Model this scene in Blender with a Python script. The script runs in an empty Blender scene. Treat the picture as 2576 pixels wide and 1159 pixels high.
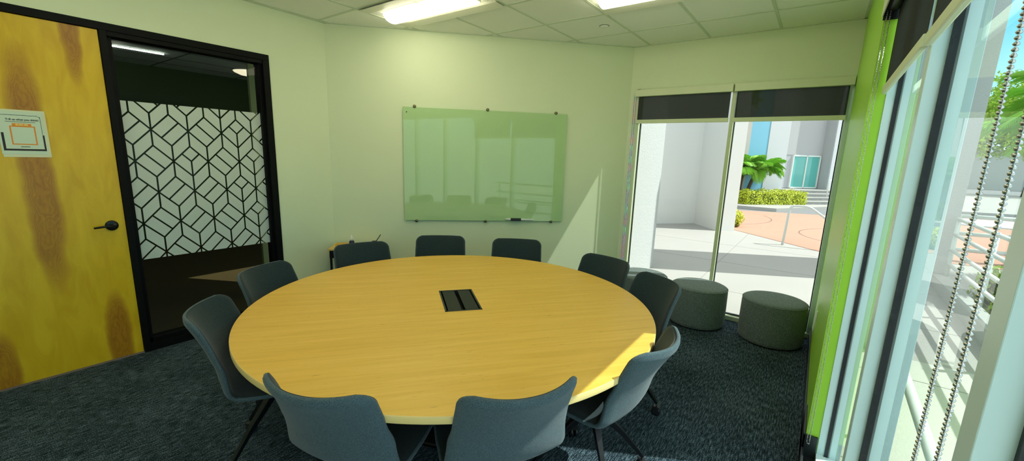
import bpy, bmesh, math, random
from mathutils import Vector, Matrix
from math import sin, cos, pi, radians

S = bpy.context.scene
C = S.collection
random.seed(7)

# ------------------------------------------------------------------ camera
cam_data = bpy.data.cameras.new('camera')
cam = bpy.data.objects.new('camera', cam_data)
C.objects.link(cam)
CAM_Z = 1.653
F_ = Vector((-0.57628912, 0.7945101, -0.19142768))
R_ = Vector((0.80535876, 0.59191321, 0.03218722))
U_ = Vector((-0.13888164, 0.13561881, 0.97898110))
cam.matrix_world = Matrix(((R_.x, U_.x, -F_.x, 0), (R_.y, U_.y, -F_.y, 0), (R_.z, U_.z, -F_.z, CAM_Z), (0, 0, 0, 1)))
cam_data.sensor_width = 36
cam_data.lens = 1049.0 / 2576 * 36
cam_data.shift_y = 15.26 / 2576
cam_data.clip_start = 0.01
cam_data.clip_end = 500
S.camera = cam

# ------------------------------------------------------------------ exposure
S.view_settings.view_transform = 'Standard'
S.view_settings.look = 'None'
S.view_settings.exposure = 0.78
S.view_settings.gamma = 1
S.view_settings.use_curve_mapping = False

# ------------------------------------------------------------------ sky
W = bpy.data.worlds.new('sky')
S.world = W
W.use_nodes = True
wn = W.node_tree.nodes
wl = W.node_tree.links
wn.clear()
wo = wn.new('ShaderNodeOutputWorld')
wb = wn.new('ShaderNodeBackground')
wr = wn.new('ShaderNodeValToRGB')
wc = wn.new('ShaderNodeTexCoord')
ws = wn.new('ShaderNodeSeparateXYZ')
wl.new(wc.outputs['Generated'], ws.inputs[0])
wl.new(ws.outputs['Z'], wr.inputs[0])
wl.new(wr.outputs[0], wb.inputs[0])
wl.new(wb.outputs[0], wo.inputs[0])
cr = wr.color_ramp
cr.elements[0].position = 0.0
cr.elements[0].color = (0.80, 0.90, 0.92, 1)
cr.elements[1].position = 1.0
cr.elements[1].color = (0.92, 0.93, 0.92, 1)
e = cr.elements.new(0.10); e.color = (0.52, 0.86, 0.98, 1)
e = cr.elements.new(0.22); e.color = (0.16, 0.60, 0.96, 1)
e = cr.elements.new(0.36); e.color = (0.86, 0.90, 0.93, 1)
wb.inputs[1].default_value = 1.05

# ------------------------------------------------------------------ sun
SUN_AZ = radians(29.4)
SUN_EL = radians(52.4)
sd = bpy.data.lights.new('sun', 'SUN')
sd.energy = 3.5
sd.color = (1.0, 0.965, 0.90)
sd.angle = radians(0.53)
sun = bpy.data.objects.new('sun', sd)
C.objects.link(sun)
tosun = Vector((cos(SUN_AZ) * cos(SUN_EL), sin(SUN_AZ) * cos(SUN_EL), sin(SUN_EL)))
sun.rotation_euler = tosun.to_track_quat('Z', 'Y').to_euler()

TROFFER_STRENGTH = 6.6

# ================================================================== helpers
def srgb(r, g, b):
    f = lambda c: (c / 255 / 12.92) if c / 255 <= 0.04045 else ((c / 255 + 0.055) / 1.055) ** 2.4
    return (f(r), f(g), f(b), 1)


def mat(name, col, rough=0.6, metal=0.0, spec=0.5, noise=None, bump=None, emit=None, coat=0.0, vary=0.0, vscale=8.0, sheen=0.0):
    m = bpy.data.materials.new(name)
    m.use_nodes = True
    nt = m.node_tree
    n, l = nt.nodes, nt.links
    b = n['Principled BSDF']
    b.inputs['Base Color'].default_value = col if len(col) == 4 else (*col, 1)
    b.inputs['Roughness'].default_value = rough
    b.inputs['Metallic'].default_value = metal
    b.inputs['Specular IOR Level'].default_value = spec
    b.inputs['Coat Weight'].default_value = coat
    b.inputs['Sheen Weight'].default_value = sheen
    tc = n.new('ShaderNodeTexCoord')
    if vary > 0:
        t = n.new('ShaderNodeTexNoise'); t.inputs['Scale'].default_value = vscale; t.inputs['Detail'].default_value = 4
        l.new(tc.outputs['Object'], t.inputs['Vector'])
        mx = n.new('ShaderNodeMix'); mx.data_type = 'RGBA'
        mx.inputs[6].default_value = [c * (1 - vary) for c in col[:3]] + [1]
        mx.inputs[7].default_value = [min(1, c * (1 + vary)) for c in col[:3]] + [1]
        l.new(t.outputs['Fac'], mx.inputs[0])
        l.new(mx.outputs[2], b.inputs['Base Color'])
    if bump:
        sc, st, det = bump
        t = n.new('ShaderNodeTexNoise'); t.inputs['Scale'].default_value = sc; t.inputs['Detail'].default_value = det
        l.new(tc.outputs['Object'], t.inputs['Vector'])
        bp = n.new('ShaderNodeBump'); bp.inputs['Strength'].default_value = st; bp.inputs['Distance'].default_value = 0.01
        l.new(t.outputs['Fac'], bp.inputs['Height'])
        l.new(bp.outputs[0], b.inputs['Normal'])
    if emit:
        b.inputs['Emission Color'].default_value = (*emit[0], 1)
        b.inputs['Emission Strength'].default_value = emit[1]
    return m


def thin_glass(name, tint, refl=0.9, rough=0.0, dirt=0.0):
    m = bpy.data.materials.new(name)
    m.use_nodes = True
    n, l = m.node_tree.nodes, m.node_tree.links
    n.clear()
    o = n.new('ShaderNodeOutputMaterial')
    tr = n.new('ShaderNodeBsdfTransparent'); tr.inputs[0].default_value = (*tint, 1)
    gl = n.new('ShaderNodeBsdfGlossy'); gl.inputs[0].default_value = (refl, refl, refl, 1); gl.inputs['Roughness'].default_value = rough
    fr = n.new('ShaderNodeFresnel'); fr.inputs[0].default_value = 1.38
    mx = n.new('ShaderNodeMixShader')
    ge = n.new('ShaderNodeNewGeometry')
    inv = n.new('ShaderNodeMath'); inv.operation = 'SUBTRACT'; inv.inputs[0].default_value = 1.0
    l.new(ge.outputs['Backfacing'], inv.inputs[1])
    mu = n.new('ShaderNodeMath'); mu.operation = 'MULTIPLY'
    l.new(fr.outputs[0], mu.inputs[0]); l.new(inv.outputs[0], mu.inputs[1])
    l.new(mu.outputs[0], mx.inputs[0]); l.new(tr.outputs[0], mx.inputs[1]); l.new(gl.outputs[0], mx.inputs[2])
    l.new(mx.outputs[0], o.inputs[0])
    return m


class MB:
    """collects shapes and builds ONE mesh object"""
    def __init__(s):
        s.v = []; s.f = []; s.smooth = []
    def add(s, vs, fs, smooth=False):
        b = len(s.v); s.v += [tuple(x) for x in vs]
        for f in fs:
            s.f.append(tuple(i + b for i in f)); s.smooth.append(smooth)
        return s
    def box(s, x0, x1, y0, y1, z0, z1, M=None):
        vs = [Vector((x, y, z)) for z in (z0, z1) for y in (y0, y1) for x in (x0, x1)]
        if M is not None: vs = [M @ v for v in vs]
        return s.add(vs, [(0, 2, 3, 1), (4, 5, 7, 6), (0, 1, 5, 4), (2, 6, 7, 3), (0, 4, 6, 2), (1, 3, 7, 5)])
    def prism(s, poly, z0, z1, M=None):
        n = len(poly)
        vs = [Vector((p[0], p[1], z0)) for p in poly] + [Vector((p[0], p[1], z1)) for p in poly]
        if M is not None: vs = [M @ v for v in vs]
        fs = [tuple(reversed(range(n))), tuple(range(n, 2 * n))] + [(i, (i + 1) % n, n + (i + 1) % n, n + i) for i in range(n)]
        return s.add(vs, fs)
    def tube(s, pts, r, seg=10, cap=True, M=None):
        pts = [Vector(p) for p in pts]; n = len(pts)
        rs = r if isinstance(r, (list, tuple)) else [r] * n
        vs = []
        prev = None
        for i, p in enumerate(pts):
            d = (pts[min(i + 1, n - 1)] - pts[max(i - 1, 0)]).normalized()
            if prev is None:
                a = Vector((0, 0, 1)) if abs(d.z) < 0.9 else Vector((1, 0, 0))
                u = d.cross(a).normalized()
            else:
                u = (prev - d * prev.dot(d)).normalized()
            prev = u
            w = d.cross(u)
            for k in range(seg):
                t = 2 * pi * k / seg
                vs.append(p + (u * cos(t) + w * sin(t)) * rs[i])
        if M is not None: vs = [M @ v for v in vs]
        fs = []
        for i in range(n - 1):
            for k in range(seg):
                fs.append((i * seg + k, i * seg + (k + 1) % seg, (i + 1) * seg + (k + 1) % seg, (i + 1) * seg + k))
        s.add(vs, fs, True)
        if cap:
            b = len(s.v) - len(vs)
            s.f.append(tuple(b + k for k in reversed(range(seg)))); s.smooth.append(False)
            s.f.append(tuple(b + (n - 1) * seg + k for k in range(seg))); s.smooth.append(False)
        return s
    def lathe(s, prof, seg=48, M=None, smooth=True):
        vs = []
        for (r, z) in prof:
            for k in range(seg):
                t = 2 * pi * k / seg
                vs.append(Vector((r * cos(t), r * sin(t), z)))
        if M is not None: vs = [M @ v for v in vs]
        fs = []
        n = len(prof)
        for i in range(n - 1):
            for k in range(seg):
                fs.append((i * seg + k, i * seg + (k + 1) % seg, (i + 1) * seg + (k + 1) % seg, (i + 1) * seg + k))
        s.add(vs, fs, smooth)
        b = len(s.v) - len(vs)
        if prof[0][0] > 1e-4: s.f.append(tuple(b + k for k in reversed(range(seg)))); s.smooth.append(False)
        if prof[-1][0] > 1e-4: s.f.append(tuple(b + (n - 1) * seg + k for k in range(seg))); s.smooth.append(False)
        return s
    def build(s, name, m, parent=None, loc=None, bevel=0.0, kind=None, seg=2):
        me = bpy.data.meshes.new(name)
        me.from_pydata(s.v, [], s.f)
        me.polygons.foreach_set('use_smooth', s.smooth)
        me.materials.append(m)
        me.update()
        o = bpy.data.objects.new(name, me)
        C.objects.link(o)
        if parent is not None: o.parent = parent
        if loc is not None: o.location = loc
        if bevel > 0:
            bv = o.modifiers.new('bevel', 'BEVEL'); bv.width = bevel; bv.segments = seg; bv.limit_method = 'ANGLE'; bv.angle_limit = radians(50)
        if kind: o['kind'] = kind
        return o


def tag(o, label=None, cat=None, group=None, kind=None):
    if label: o['label'] = label
    if cat: o['category'] = cat
    if group: o['group'] = group
    if kind: o['kind'] = kind
    return o


def thing(name, label=None, cat=None, loc=(0, 0, 0), rz=0.0, group=None, kind=None):
    o = bpy.data.objects.new(name, None)
    o.empty_display_size = 0.1
    C.objects.link(o)
    o.location = loc
    o.rotation_euler = (0, 0, rz)
    return tag(o, label, cat, group, kind)


def copy_tree(o, parent=None):
    c = o.copy(); C.objects.link(c)
    if parent is not None: c.parent = parent
    for ch in [x for x in bpy.data.objects if x.parent == o]:
        copy_tree(ch, c)
    return c


def text_mesh(name, body, size, m, parent, M, bold=0.0, align='CENTER'):
    cu = bpy.data.curves.new(name, 'FONT')
    cu.body = body; cu.size = size; cu.align_x = align; cu.align_y = 'CENTER'; cu.extrude = 0.0004; cu.offset = bold
    to = bpy.data.objects.new(name + '_tmp', cu)
    C.objects.link(to)
    dg = bpy.context.evaluated_depsgraph_get()
    me = bpy.data.meshes.new_from_object(to.evaluated_get(dg))
    bpy.data.objects.remove(to)
    me.transform(M)
    me.materials.clear(); me.materials.append(m)
    o = bpy.data.objects.new(name, me)
    C.objects.link(o)
    o.parent = parent
    return o

# ================================================================== dimensions
H = 2.880
XL, YLB = -4.186, 2.469
XE, YC = -1.876, 4.800
XR = 0.133
YREAR = -2.60
BP = Vector((XL, YLB, 0)); BQ = Vector((XE, YC, 0))
bd = (BQ - BP).normalized()
bi = Vector((bd.y, -bd.x, 0))            # into the room
BLEN = (BQ - BP).length
BM = Matrix(((bd.x, bi.x, 0, BP.x), (bd.y, bi.y, 0, BP.y), (0, 0, 1, 0), (0, 0, 0, 1)))   # local (s, into room, z); left-handed
def BW(s_, off, z): return BP + bd * s_ + bi * off + Vector((0, 0, z))

# ================================================================== materials
M = {}
WALL = (0.68, 0.77, 0.54)
M['wall'] = mat('painted_wall', WALL, 0.8, bump=(180, 0.05, 2), vary=0.02, vscale=1.5)
M['ceiling'] = mat('ceiling_tile', (0.92, 0.95, 0.86), 0.9, bump=(260, 0.12, 3))
M['grid'] = mat('ceiling_tee', (0.64, 0.72, 0.56), 0.6)
M['green'] = mat('lime_paint', (0.33, 0.63, 0.045), 0.38, spec=.28, bump=(160, 0.04, 2), vary=0.03, vscale=2)
M['black_frame'] = mat('black_painted_frame', (0.002, 0.003, 0.003), 0.6, spec=.15)
M['black_rubber'] = mat('black_rubber', (0.006, 0.010, 0.014), 0.5, bump=(60, 0.2, 2))
M['base_black'] = mat('vinyl_baseboard', (0.010, 0.014, 0.016), 0.4)
M['alu'] = mat('painted_aluminium', (0.62, 0.70, 0.47), 0.4)
M['alu_white'] = mat('white_aluminium', (0.60, 0.78, 0.80), 0.35)
M['shade_bar'] = mat('shade_bar_enamel', (0.62, 0.70, 0.47), 0.4)
M['glass'] = thin_glass('window_glass', (0.94, 0.97, 0.96))
M['glass_side'] = thin_glass('window_glass_aqua', (0.93, 1.0, 0.985))
M['chrome'] = mat('chrome', (0.50, 0.50, 0.50), 0.15, 1.0)
M['steel_dark'] = mat('brushed_standoff', (0.16, 0.15, 0.08), 0.3, 0.9)
M['black_metal'] = mat('black_metal', (0.012, 0.013, 0.015), 0.3, 0.6)
M['black_plastic'] = mat('black_plastic', (0.012, 0.012, 0.013), 0.4)
M['white_plastic'] = mat('white_plastic', (0.75, 0.78, 0.72), 0.4)
M['concrete'] = mat('patio_concrete', (0.385, 0.378, 0.355), 0.9, bump=(30, 0.15, 4), vary=0.06, vscale=1.2)
M['stucco'] = mat('rough_stucco', (0.50, 0.515, 0.505), 0.95, bump=(38, 0.6, 3))
M['stucco_smooth'] = mat('smooth_stucco', (0.80, 0.79, 0.76), 0.95, bump=(90, 0.15, 3))
M['red_pave'] = mat('red_paving', (0.50, 0.265, 0.19), 0.9, vary=0.08, vscale=0.8)
M['joint'] = mat('paving_joint', (0.16, 0.10, 0.10), 0.9)
M['rail'] = mat('white_painted_rail', (0.72, 0.76, 0.72), 0.4)

def carpet_material():
    m = bpy.data.materials.new('heathered_carpet'); m.use_nodes = True
    n, l = m.node_tree.nodes, m.node_tree.links
    b = n['Principled BSDF']; b.inputs['Roughness'].default_value = 1.0; b.inputs['Specular IOR Level'].default_value = 0.1
    tc = n.new('ShaderNodeTexCoord')
    mp = n.new('ShaderNodeMapping'); mp.inputs['Scale'].default_value = (130, 18, 1)
    l.new(tc.outputs['Object'], mp.inputs[0])
    a = n.new('ShaderNodeTexNoise'); a.inputs['Scale'].default_value = 1.0; a.inputs['Detail'].default_value = 3; l.new(mp.outputs[0], a.inputs['Vector'])
    g = n.new('ShaderNodeTexNoise'); g.inputs['Scale'].default_value = 190; g.inputs['Detail'].default_value = 2; l.new(tc.outputs['Object'], g.inputs['Vector'])
    big = n.new('ShaderNodeTexNoise'); big.inputs['Scale'].default_value = 2.2; big.inputs['Detail'].default_value = 3; l.new(tc.outputs['Object'], big.inputs['Vector'])
    ad = n.new('ShaderNodeMath'); ad.operation = 'MULTIPLY_ADD'; ad.inputs[1].default_value = 0.62
    l.new(g.outputs['Fac'], ad.inputs[0])
    m2 = n.new('ShaderNodeMath'); m2.operation = 'MULTIPLY'; m2.inputs[1].default_value = 0.5; l.new(a.outputs['Fac'], m2.inputs[0]); l.new(m2.outputs[0], ad.inputs[2])
    m3 = n.new('ShaderNodeMath'); m3.operation = 'MULTIPLY_ADD'; m3.inputs[1].default_value = 0.12; l.new(big.outputs['Fac'], m3.inputs[0]); l.new(ad.outputs[0], m3.inputs[2])
    r = n.new('ShaderNodeValToRGB'); l.new(m3.outputs[0], r.inputs[0])
    c = r.color_ramp
    c.elements[0].position = 0.50; c.elements[0].color = (0.004, 0.009, 0.010, 1)
    c.elements[1].position = 0.74; c.elements[1].color = (0.125, 0.175, 0.220, 1)
    k = c.elements.new(0.62); k.color = (0.020, 0.036, 0.046, 1)
    l.new(r.outputs[0], b.inputs['Base Color'])
    bp = n.new('ShaderNodeBump'); bp.inputs['Strength'].default_value = 0.7; bp.inputs['Distance'].default_value = 0.006
    l.new(ad.outputs[0], bp.inputs['Height']); l.new(bp.outputs[0], b.inputs['Normal'])
    return m
M['carpet'] = carpet_material()

def fabric_material(name, dark, light, scale=420):
    m = bpy.data.materials.new(name); m.use_nodes = True
    n, l = m.node_tree.nodes, m.node_tree.links
    b = n['Principled BSDF']; b.inputs['Roughness'].default_value = 0.95; b.inputs['Specular IOR Level'].default_value = 0.15
    b.inputs['Sheen Weight'].default_value = 0.15
    tc = n.new('ShaderNodeTexCoord')
    a = n.new('ShaderNodeTexNoise'); a.inputs['Scale'].default_value = scale; a.inputs['Detail'].default_value = 2; l.new(tc.outputs['Object'], a.inputs['Vector'])
    r = n.new('ShaderNodeValToRGB'); l.new(a.outputs['Fac'], r.inputs[0])
    r.color_ramp.elements[0].position = 0.38; r.color_ramp.elements[0].color = (*dark, 1)
    r.color_ramp.elements[1].position = 0.64; r.color_ramp.elements[1].color = (*light, 1)
    l.new(r.outputs[0], b.inputs['Base Color'])
    bp = n.new('ShaderNodeBump'); bp.inputs['Strength'].default_value = 0.35; bp.inputs['Distance'].default_value = 0.002
    l.new(a.outputs['Fac'], bp.inputs['Height']); l.new(bp.outputs[0], b.inputs['Normal'])
    return m
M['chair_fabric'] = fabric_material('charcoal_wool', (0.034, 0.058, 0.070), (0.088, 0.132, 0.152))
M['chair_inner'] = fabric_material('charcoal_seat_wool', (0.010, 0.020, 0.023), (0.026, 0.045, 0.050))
M['piping'] = mat('charcoal_piping', (0.030, 0.042, 0.050), 0.9)
M['otto_fabric'] = fabric_material('grey_felt', (0.060, 0.082, 0.080), (0.190, 0.240, 0.235), 220)

def maple_material(name, c0, c1, c2, rot, rough=0.42):
    m = bpy.data.materials.new(name); m.use_nodes = True
    n, l = m.node_tree.nodes, m.node_tree.links
    b = n['Principled BSDF']; b.inputs['Roughness'].default_value = rough; b.inputs['Specular IOR Level'].default_value = 0.4
    tc = n.new('ShaderNodeTexCoord')
    mr = n.new('ShaderNodeMapping'); mr.inputs['Rotation'].default_value = (0, 0, rot)
    l.new(tc.outputs['Object'], mr.inputs[0])
    mp = n.new('ShaderNodeMapping'); mp.inputs['Scale'].default_value = (2.2, 42, 2)
    l.new(mr.outputs[0], mp.inputs[0])
    a = n.new('ShaderNodeTexNoise'); a.inputs['Scale'].default_value = 1; a.inputs['Detail'].default_value = 6; a.inputs['Distortion'].default_value = 0.4; l.new(mp.outputs[0], a.inputs['Vector'])
    mp2 = n.new('ShaderNodeMapping'); mp2.inputs['Scale'].default_value = (15, 100, 8)
    l.new(mr.outputs[0], mp2.inputs[0])
    f = n.new('ShaderNodeTexNoise'); f.inputs['Scale'].default_value = 1; f.inputs['Detail'].default_value = 3; l.new(mp2.outputs[0], f.inputs['Vector'])
    r = n.new('ShaderNodeValToRGB'); l.new(a.outputs['Fac'], r.inputs[0])
    r.color_ramp.elements[0].position = 0.28; r.color_ramp.elements[0].color = (*c0, 1)
    r.color_ramp.elements[1].position = 0.72; r.color_ramp.elements[1].color = (*c2, 1)
    k = r.color_ramp.elements.new(0.5); k.color = (*c1, 1)
    fr = n.new('ShaderNodeValToRGB'); l.new(f.outputs['Fac'], fr.inputs[0])
    fr.color_ramp.elements[0].position = 0.25; fr.color_ramp.elements[0].color = (0.62, 0.50, 0.40, 1)
    fr.color_ramp.elements[1].position = 0.35; fr.color_ramp.elements[1].color = (1, 1, 1, 1)
    mx = n.new('ShaderNodeMix'); mx.data_type = 'RGBA'; mx.blend_type = 'MULTIPLY'; mx.inputs[0].default_value = 0.7
    l.new(r.outputs[0], mx.inputs[6]); l.new(fr.outputs[0], mx.inputs[7])
    l.new(mx.outputs[2], b.inputs['Base Color'])
    return m
M['table_top'] = maple_material('maple_laminate', (0.64, 0.385, 0.055), (0.70, 0.43, 0.070), (0.75, 0.475, 0.095), radians(-51.6))
M['table_edge'] = mat('maple_edge_band', (0.74, 0.56, 0.22), 0.4)
M['cart_top'] = mat('oak_shelf', (0.62, 0.42, 0.10), 0.5)

def door_material():
    m = bpy.data.materials.new('maple_veneer_door'); m.use_nodes = True
    n, l = m.node_tree.nodes, m.node_tree.links
    b = n['Principled BSDF']; b.inputs['Roughness'].default_value = 0.38; b.inputs['Specular IOR Level'].default_value = 0.4
    tc = n.new('ShaderNodeTexCoord')
    sep = n.new('ShaderNodeSeparateXYZ'); l.new(tc.outputs['Object'], sep.inputs[0])
    nz = n.new('ShaderNodeTexNoise'); nz.inputs['Scale'].default_value = 3.0; nz.inputs['Detail'].default_value = 4
    l.new(tc.outputs['Object'], nz.inputs['Vector'])
    def math_(op, a, b_=None, c_=None):
        q = n.new('ShaderNodeMath'); q.operation = op
        for i, x in enumerate((a, b_, c_)):
            if x is None: continue
            if isinstance(x, (int, float)): q.inputs[i].default_value = x
            else: l.new(x, q.inputs[i])
        return q.outputs[0]
    ny = math_('MULTIPLY_ADD', math_('SUBTRACT', nz.outputs['Fac'], 0.5), 0.09, sep.outputs['Y'])
    total = None
    # flame figures: centre y, centre z, half width, half height, slant
    for (cy, cz, hw, hh, sl) in ((0.392, 1.43, 0.088, 0.84, 0.0), (0.636, 2.48, 0.055, 0.46, 0.03), (0.675, 0.10, 0.078, 0.46, 0.02), (0.085, 0.0, 0.07, 0.42, 0.0), (0.10, 1.9, 0.06, 0.5, 0.0)):
        zz = math_('SUBTRACT', sep.outputs['Z'], cz)
        yy = math_('SUBTRACT', ny, cy)
        yy = math_('MULTIPLY_ADD', zz, sl, yy)
        d = math_('ADD', math_('POWER', math_('DIVIDE', math_('ABSOLUTE', yy), hw), 2.4), math_('POWER', math_('DIVIDE', math_('ABSOLUTE', zz), hh), 3.0))
        mk = n.new('ShaderNodeMapRange'); mk.inputs[1].default_value = 0.15; mk.inputs[2].default_value = 1.1; mk.inputs[3].default_value = 1; mk.inputs[4].default_value = 0
        l.new(d, mk.inputs[0])
        total = mk.outputs[0] if total is None else math_('MAXIMUM', total, mk.outputs[0])
    # cathedral lines inside the figures
    # nested cathedral arches: bands of (z stretched) plus a bowl of y, wobbled by noise
    nz2 = n.new('ShaderNodeTexNoise'); nz2.inputs['Scale'].default_value = 7.0; nz2.inputs['Detail'].default_value = 5
    mpw = n.new('ShaderNodeMapping'); mpw.inputs['Scale'].default_value = (1, 2.0, 0.8)
    l.new(tc.outputs['Object'], mpw.inputs[0]); l.new(mpw.outputs[0], nz2.inputs['Vector'])
    ph = math_('MULTIPLY_ADD', total, 46.0, math_('MULTIPLY_ADD', nz2.outputs['Fac'], 52.0, math_('MULTIPLY', sep.outputs['Z'], 22.0)))
    wv = n.new('ShaderNodeMapRange'); wv.inputs[1].default_value = -1; wv.inputs[2].default_value = 1
    l.new(math_('SINE', ph), wv.inputs[0])
    dk = n.new('ShaderNodeMix'); dk.data_type = 'RGBA'; dk.inputs[6].default_value = (0.31, 0.135, 0.006, 1); dk.inputs[7].default_value = (0.39, 0.185, 0.008, 1)
    l.new(wv.outputs[0], dk.inputs[0])
    mp = n.new('ShaderNodeMapping'); mp.inputs['Scale'].default_value = (1, 5, 1.3); l.new(tc.outputs['Object'], mp.inputs[0])
    bn = n.new('ShaderNodeTexNoise'); bn.inputs['Scale'].default_value = 2.2; bn.inputs['Detail'].default_value = 7; bn.inputs['Distortion'].default_value = 1.2; l.new(mp.outputs[0], bn.inputs['Vector'])
    r = n.new('ShaderNodeValToRGB'); l.new(bn.outputs['Fac'], r.inputs[0])
    r.color_ramp.elements[0].position = 0.32; r.color_ramp.elements[0].color = (0.58, 0.37, 0.004, 1)
    r.color_ramp.elements[1].position = 0.72; r.color_ramp.elements[1].color = (0.70, 0.49, 0.016, 1)
    mx = n.new('ShaderNodeMix'); mx.data_type = 'RGBA'
    fac = math_('MULTIPLY', math_('SMOOTH_MIN', total, 0.8, 0.3), math_('MULTIPLY_ADD', bn.outputs['Fac'], .9, .72))
    l.new(fac, mx.inputs[0]); l.new(r.outputs[0], mx.inputs[6]); l.new(dk.outputs[2], mx.inputs[7])
    l.new(mx.outputs[2], b.inputs['Base Color'])
    return m
M['door'] = door_material()

def shade_fabric():
    m = bpy.data.materials.new('solar_screen_mesh'); m.use_nodes = True
    n, l = m.node_tree.nodes, m.node_tree.links
    n.clear()
    o = n.new('ShaderNodeOutputMaterial')
    tr = n.new('ShaderNodeBsdfTransparent'); tr.inputs[0].default_value = (1, 1, 1, 1)
    df = n.new('ShaderNodeBsdfDiffuse'); df.inputs[0].default_value = (0.055, 0.062, 0.058, 1)
    mx = n.new('ShaderNodeMixShader'); mx.inputs[0].default_value = 0.86
    l.new(tr.outputs[0], mx.inputs[1]); l.new(df.outputs[0], mx.inputs[2]); l.new(mx.outputs[0], o.inputs[0])
    return m
M['shade'] = shade_fabric()

# ================================================================== room shell
# ---- floor and ceiling follow the room outline
outline = [(XL, YREAR), (XR + 0.10, YREAR), (XR + 0.10, YC + 0.04), (XE, YC + 0.04), (XL, YLB)]
MB().prism(outline, -0.12, 0.0).build('floor', M['carpet'], kind='structure')
cp = [(XL - .1, YREAR - .1), (XR + 0.14, YREAR - .1), (XR + 0.14, YC + 0.1), (XE - .02, YC + 0.1), (XL - .1, YLB + .02)]
MB().prism(cp, H, H + 0.1).build('ceiling', M['ceiling'], kind='structure')

# ---- suspended ceiling tees (clipped to the room)
def inside_back(x, y):   # signed distance into the room from the angled wall
    return (Vector((x, y, 0)) - BP).dot(bi)
GX0, GY0, G = -4.138, 1.782, 0.6096
gb = MB()
def ylim(x):   # far limit of the room for a given x
    if x > XE: return YC
    return YLB + (x - XL) * bd.y / bd.x
def xlim(y):
    if y < YLB: return XL
    return XL + (y - YLB) * bd.x / bd.y
for i in range(0, 8):
    x = GX0 + G * i
    if XL < x < XR: gb.box(x - .012, x + .012, YREAR, ylim(x - .012) - .003, H - .004, H + .001)
for j in range(-7, 5):
    y = GY0 + G * j
    if YREAR < y < YC: gb.box(xlim(y + .012) + .003, XR, y - .012, y + .012, H - .0045, H + .001)
gb.build('trim_1', M['grid'], kind='structure')
# wall angle around the ceiling edge
tr = MB()
tr.box(XL, XL + .022, YREAR, YLB, H - .006, H)
tr.box(XE, XR, YC - .022, YC, H - .006, H)
tr.box(0, BLEN, 0, .022, H - .006, H, BM)
tr.box(XR - .022, XR, YREAR, YC, H - .006, H)
tr.build('trim_2', M['grid'], kind='structure')

# ---- left wall with the door and sidelight opening
FT = 2.468          # top of the black frame
FY0, FY1 = -0.19, 1.915
wl_ = MB()
wl_.box(XL - .14, XL, YREAR - .1, FY0, 0, H)
wl_.box(XL - .14, XL, FY1, YLB + .08, 0, H)
wl_.box(XL - .14, XL, FY0, FY1, FT, H)
wl_.build('wall_left', M['wall'], kind='structure')
# ---- angled wall
MB().box(0, BLEN, -.12, 0, 0, H, BM).build('wall_back', M['wall'], kind='structure')
# ---- window wall
ww = MB()
WX0, WX1 = -1.795, XR
ww.box(XE - .10, WX0, YC, YC + .14, 0, H)
ww.box(WX0, XR + .30, YC, YC + .14, 2.425, H)
ww.build('wall_window', M['wall'], kind='structure')
# ---- right wall: lime green pier, header and rear part
YJ = 2.66
wr_ = MB()
wr_.box(XR, XR + .14, YJ, YC, 0, H)
wr_.box(XR, XR + .14, -2.14, YJ, 2.44, H)
wr_.box(XR, XR + .14, YREAR - .1, -2.14, 0, H)
wr_.build('wall_right', M['green'], kind='structure')
MB().box(XR, XR + .14, -2.14, YJ + .004, 0, .06).build('trim_9', M['base_black'], kind='structure', bevel=.002)
MB().box(XL - .1, XR + .14, YREAR - .12, YREAR, 0, H).build('wall_rear', M['wall'], kind='structure')
# ---- baseboards
bb = MB(); bb.box(XR - .012, XR, YREAR, YC - .02, 0, .11); bb.box(XR - .012, XR + .055, YJ - .012, YJ, 0, .19); bb.box(XR - .012, XR, YJ - .012, YJ + .35, 0, .19); bb.build('baseboard_right', M['base_black'], kind='structure', bevel=.003)
MB().box(.012, BLEN - .01, 0, .010, 0, .10, BM).build('baseboard_back', M['base_black'], kind='structure')
MB().box(XL, XL + .010, FY1, YLB - .01, 0, .10).build('baseboard_left', M['base_black'], kind='structure')

# ================================================================== door and sidelight
door_frame = MB()
door_frame.box(XL - .14, XL + .012, FY0, FY1, 2.418, FT)
door_frame.box(XL - .14, XL + .012, FY0, FY0 + .055, 0, 2.418)
door_frame.box(XL - .14, XL + .012, .792, .832, 0, 2.418)
door_frame.box(XL - .14, XL + .012, 1.860, FY1, 0, 2.418)
door_frame.box(XL - .11, XL + .004, .832, 1.860, 2.385, 2.418)
door_frame.box(XL - .12, XL - .03, .832, .862, .02, 2.40)
door_frame.box(XL - .12, XL - .03, 1.835, 1.860, .02, 2.40)
door_frame.box(XL - .12, XL + .006, .832, 1.860, 0, .06)
door_frame.box(XL - .12, XL - .03, .832, 1.860, .06, .095)
door_frame.build('trim_3', M['black_frame'], kind='structure', bevel=.002)

d1 = thing('door_1', kind='structure')
MB().box(XL - .05, XL - .004, FY0 + .058, .789, .012, 2.415).build('door_panel', M['door'], d1, bevel=.002)
dh = MB(); Mh = Matrix.Translation((XL - .004, .712, 1.045)) @ Matrix.Rotation(pi / 2, 4, 'Y')
dh.lathe([(0.0001, .012), (.028, .012), (.036, .009), (.038, .002), (.038, 0)][::-1], 40, Mh)
ro = dh.build('door_handle', M['black_metal'], d1)
lv = MB()
lv.tube([(XL + .004, .712, 1.045), (XL + .050, .712, 1.045)], .011, 16)
lv.tube([(XL + .048, .718, 1.045), (XL + .050, .66, 1.046), (XL + .048, .607, 1.041)], [.011, .008, .007], 12)
lv.build('lever', M['black_metal'], ro)
cy_ = MB(); cy_.lathe([(.0001, .004), (.012, .004), (.014, 0)][::-1], 20, Matrix.Translation((XL + .008, .728, 1.047)) @ Matrix.Rotation(pi / 2, 4, 'Y'))
cy_.build('thumb_turn', M['black_plastic'], ro)

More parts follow.
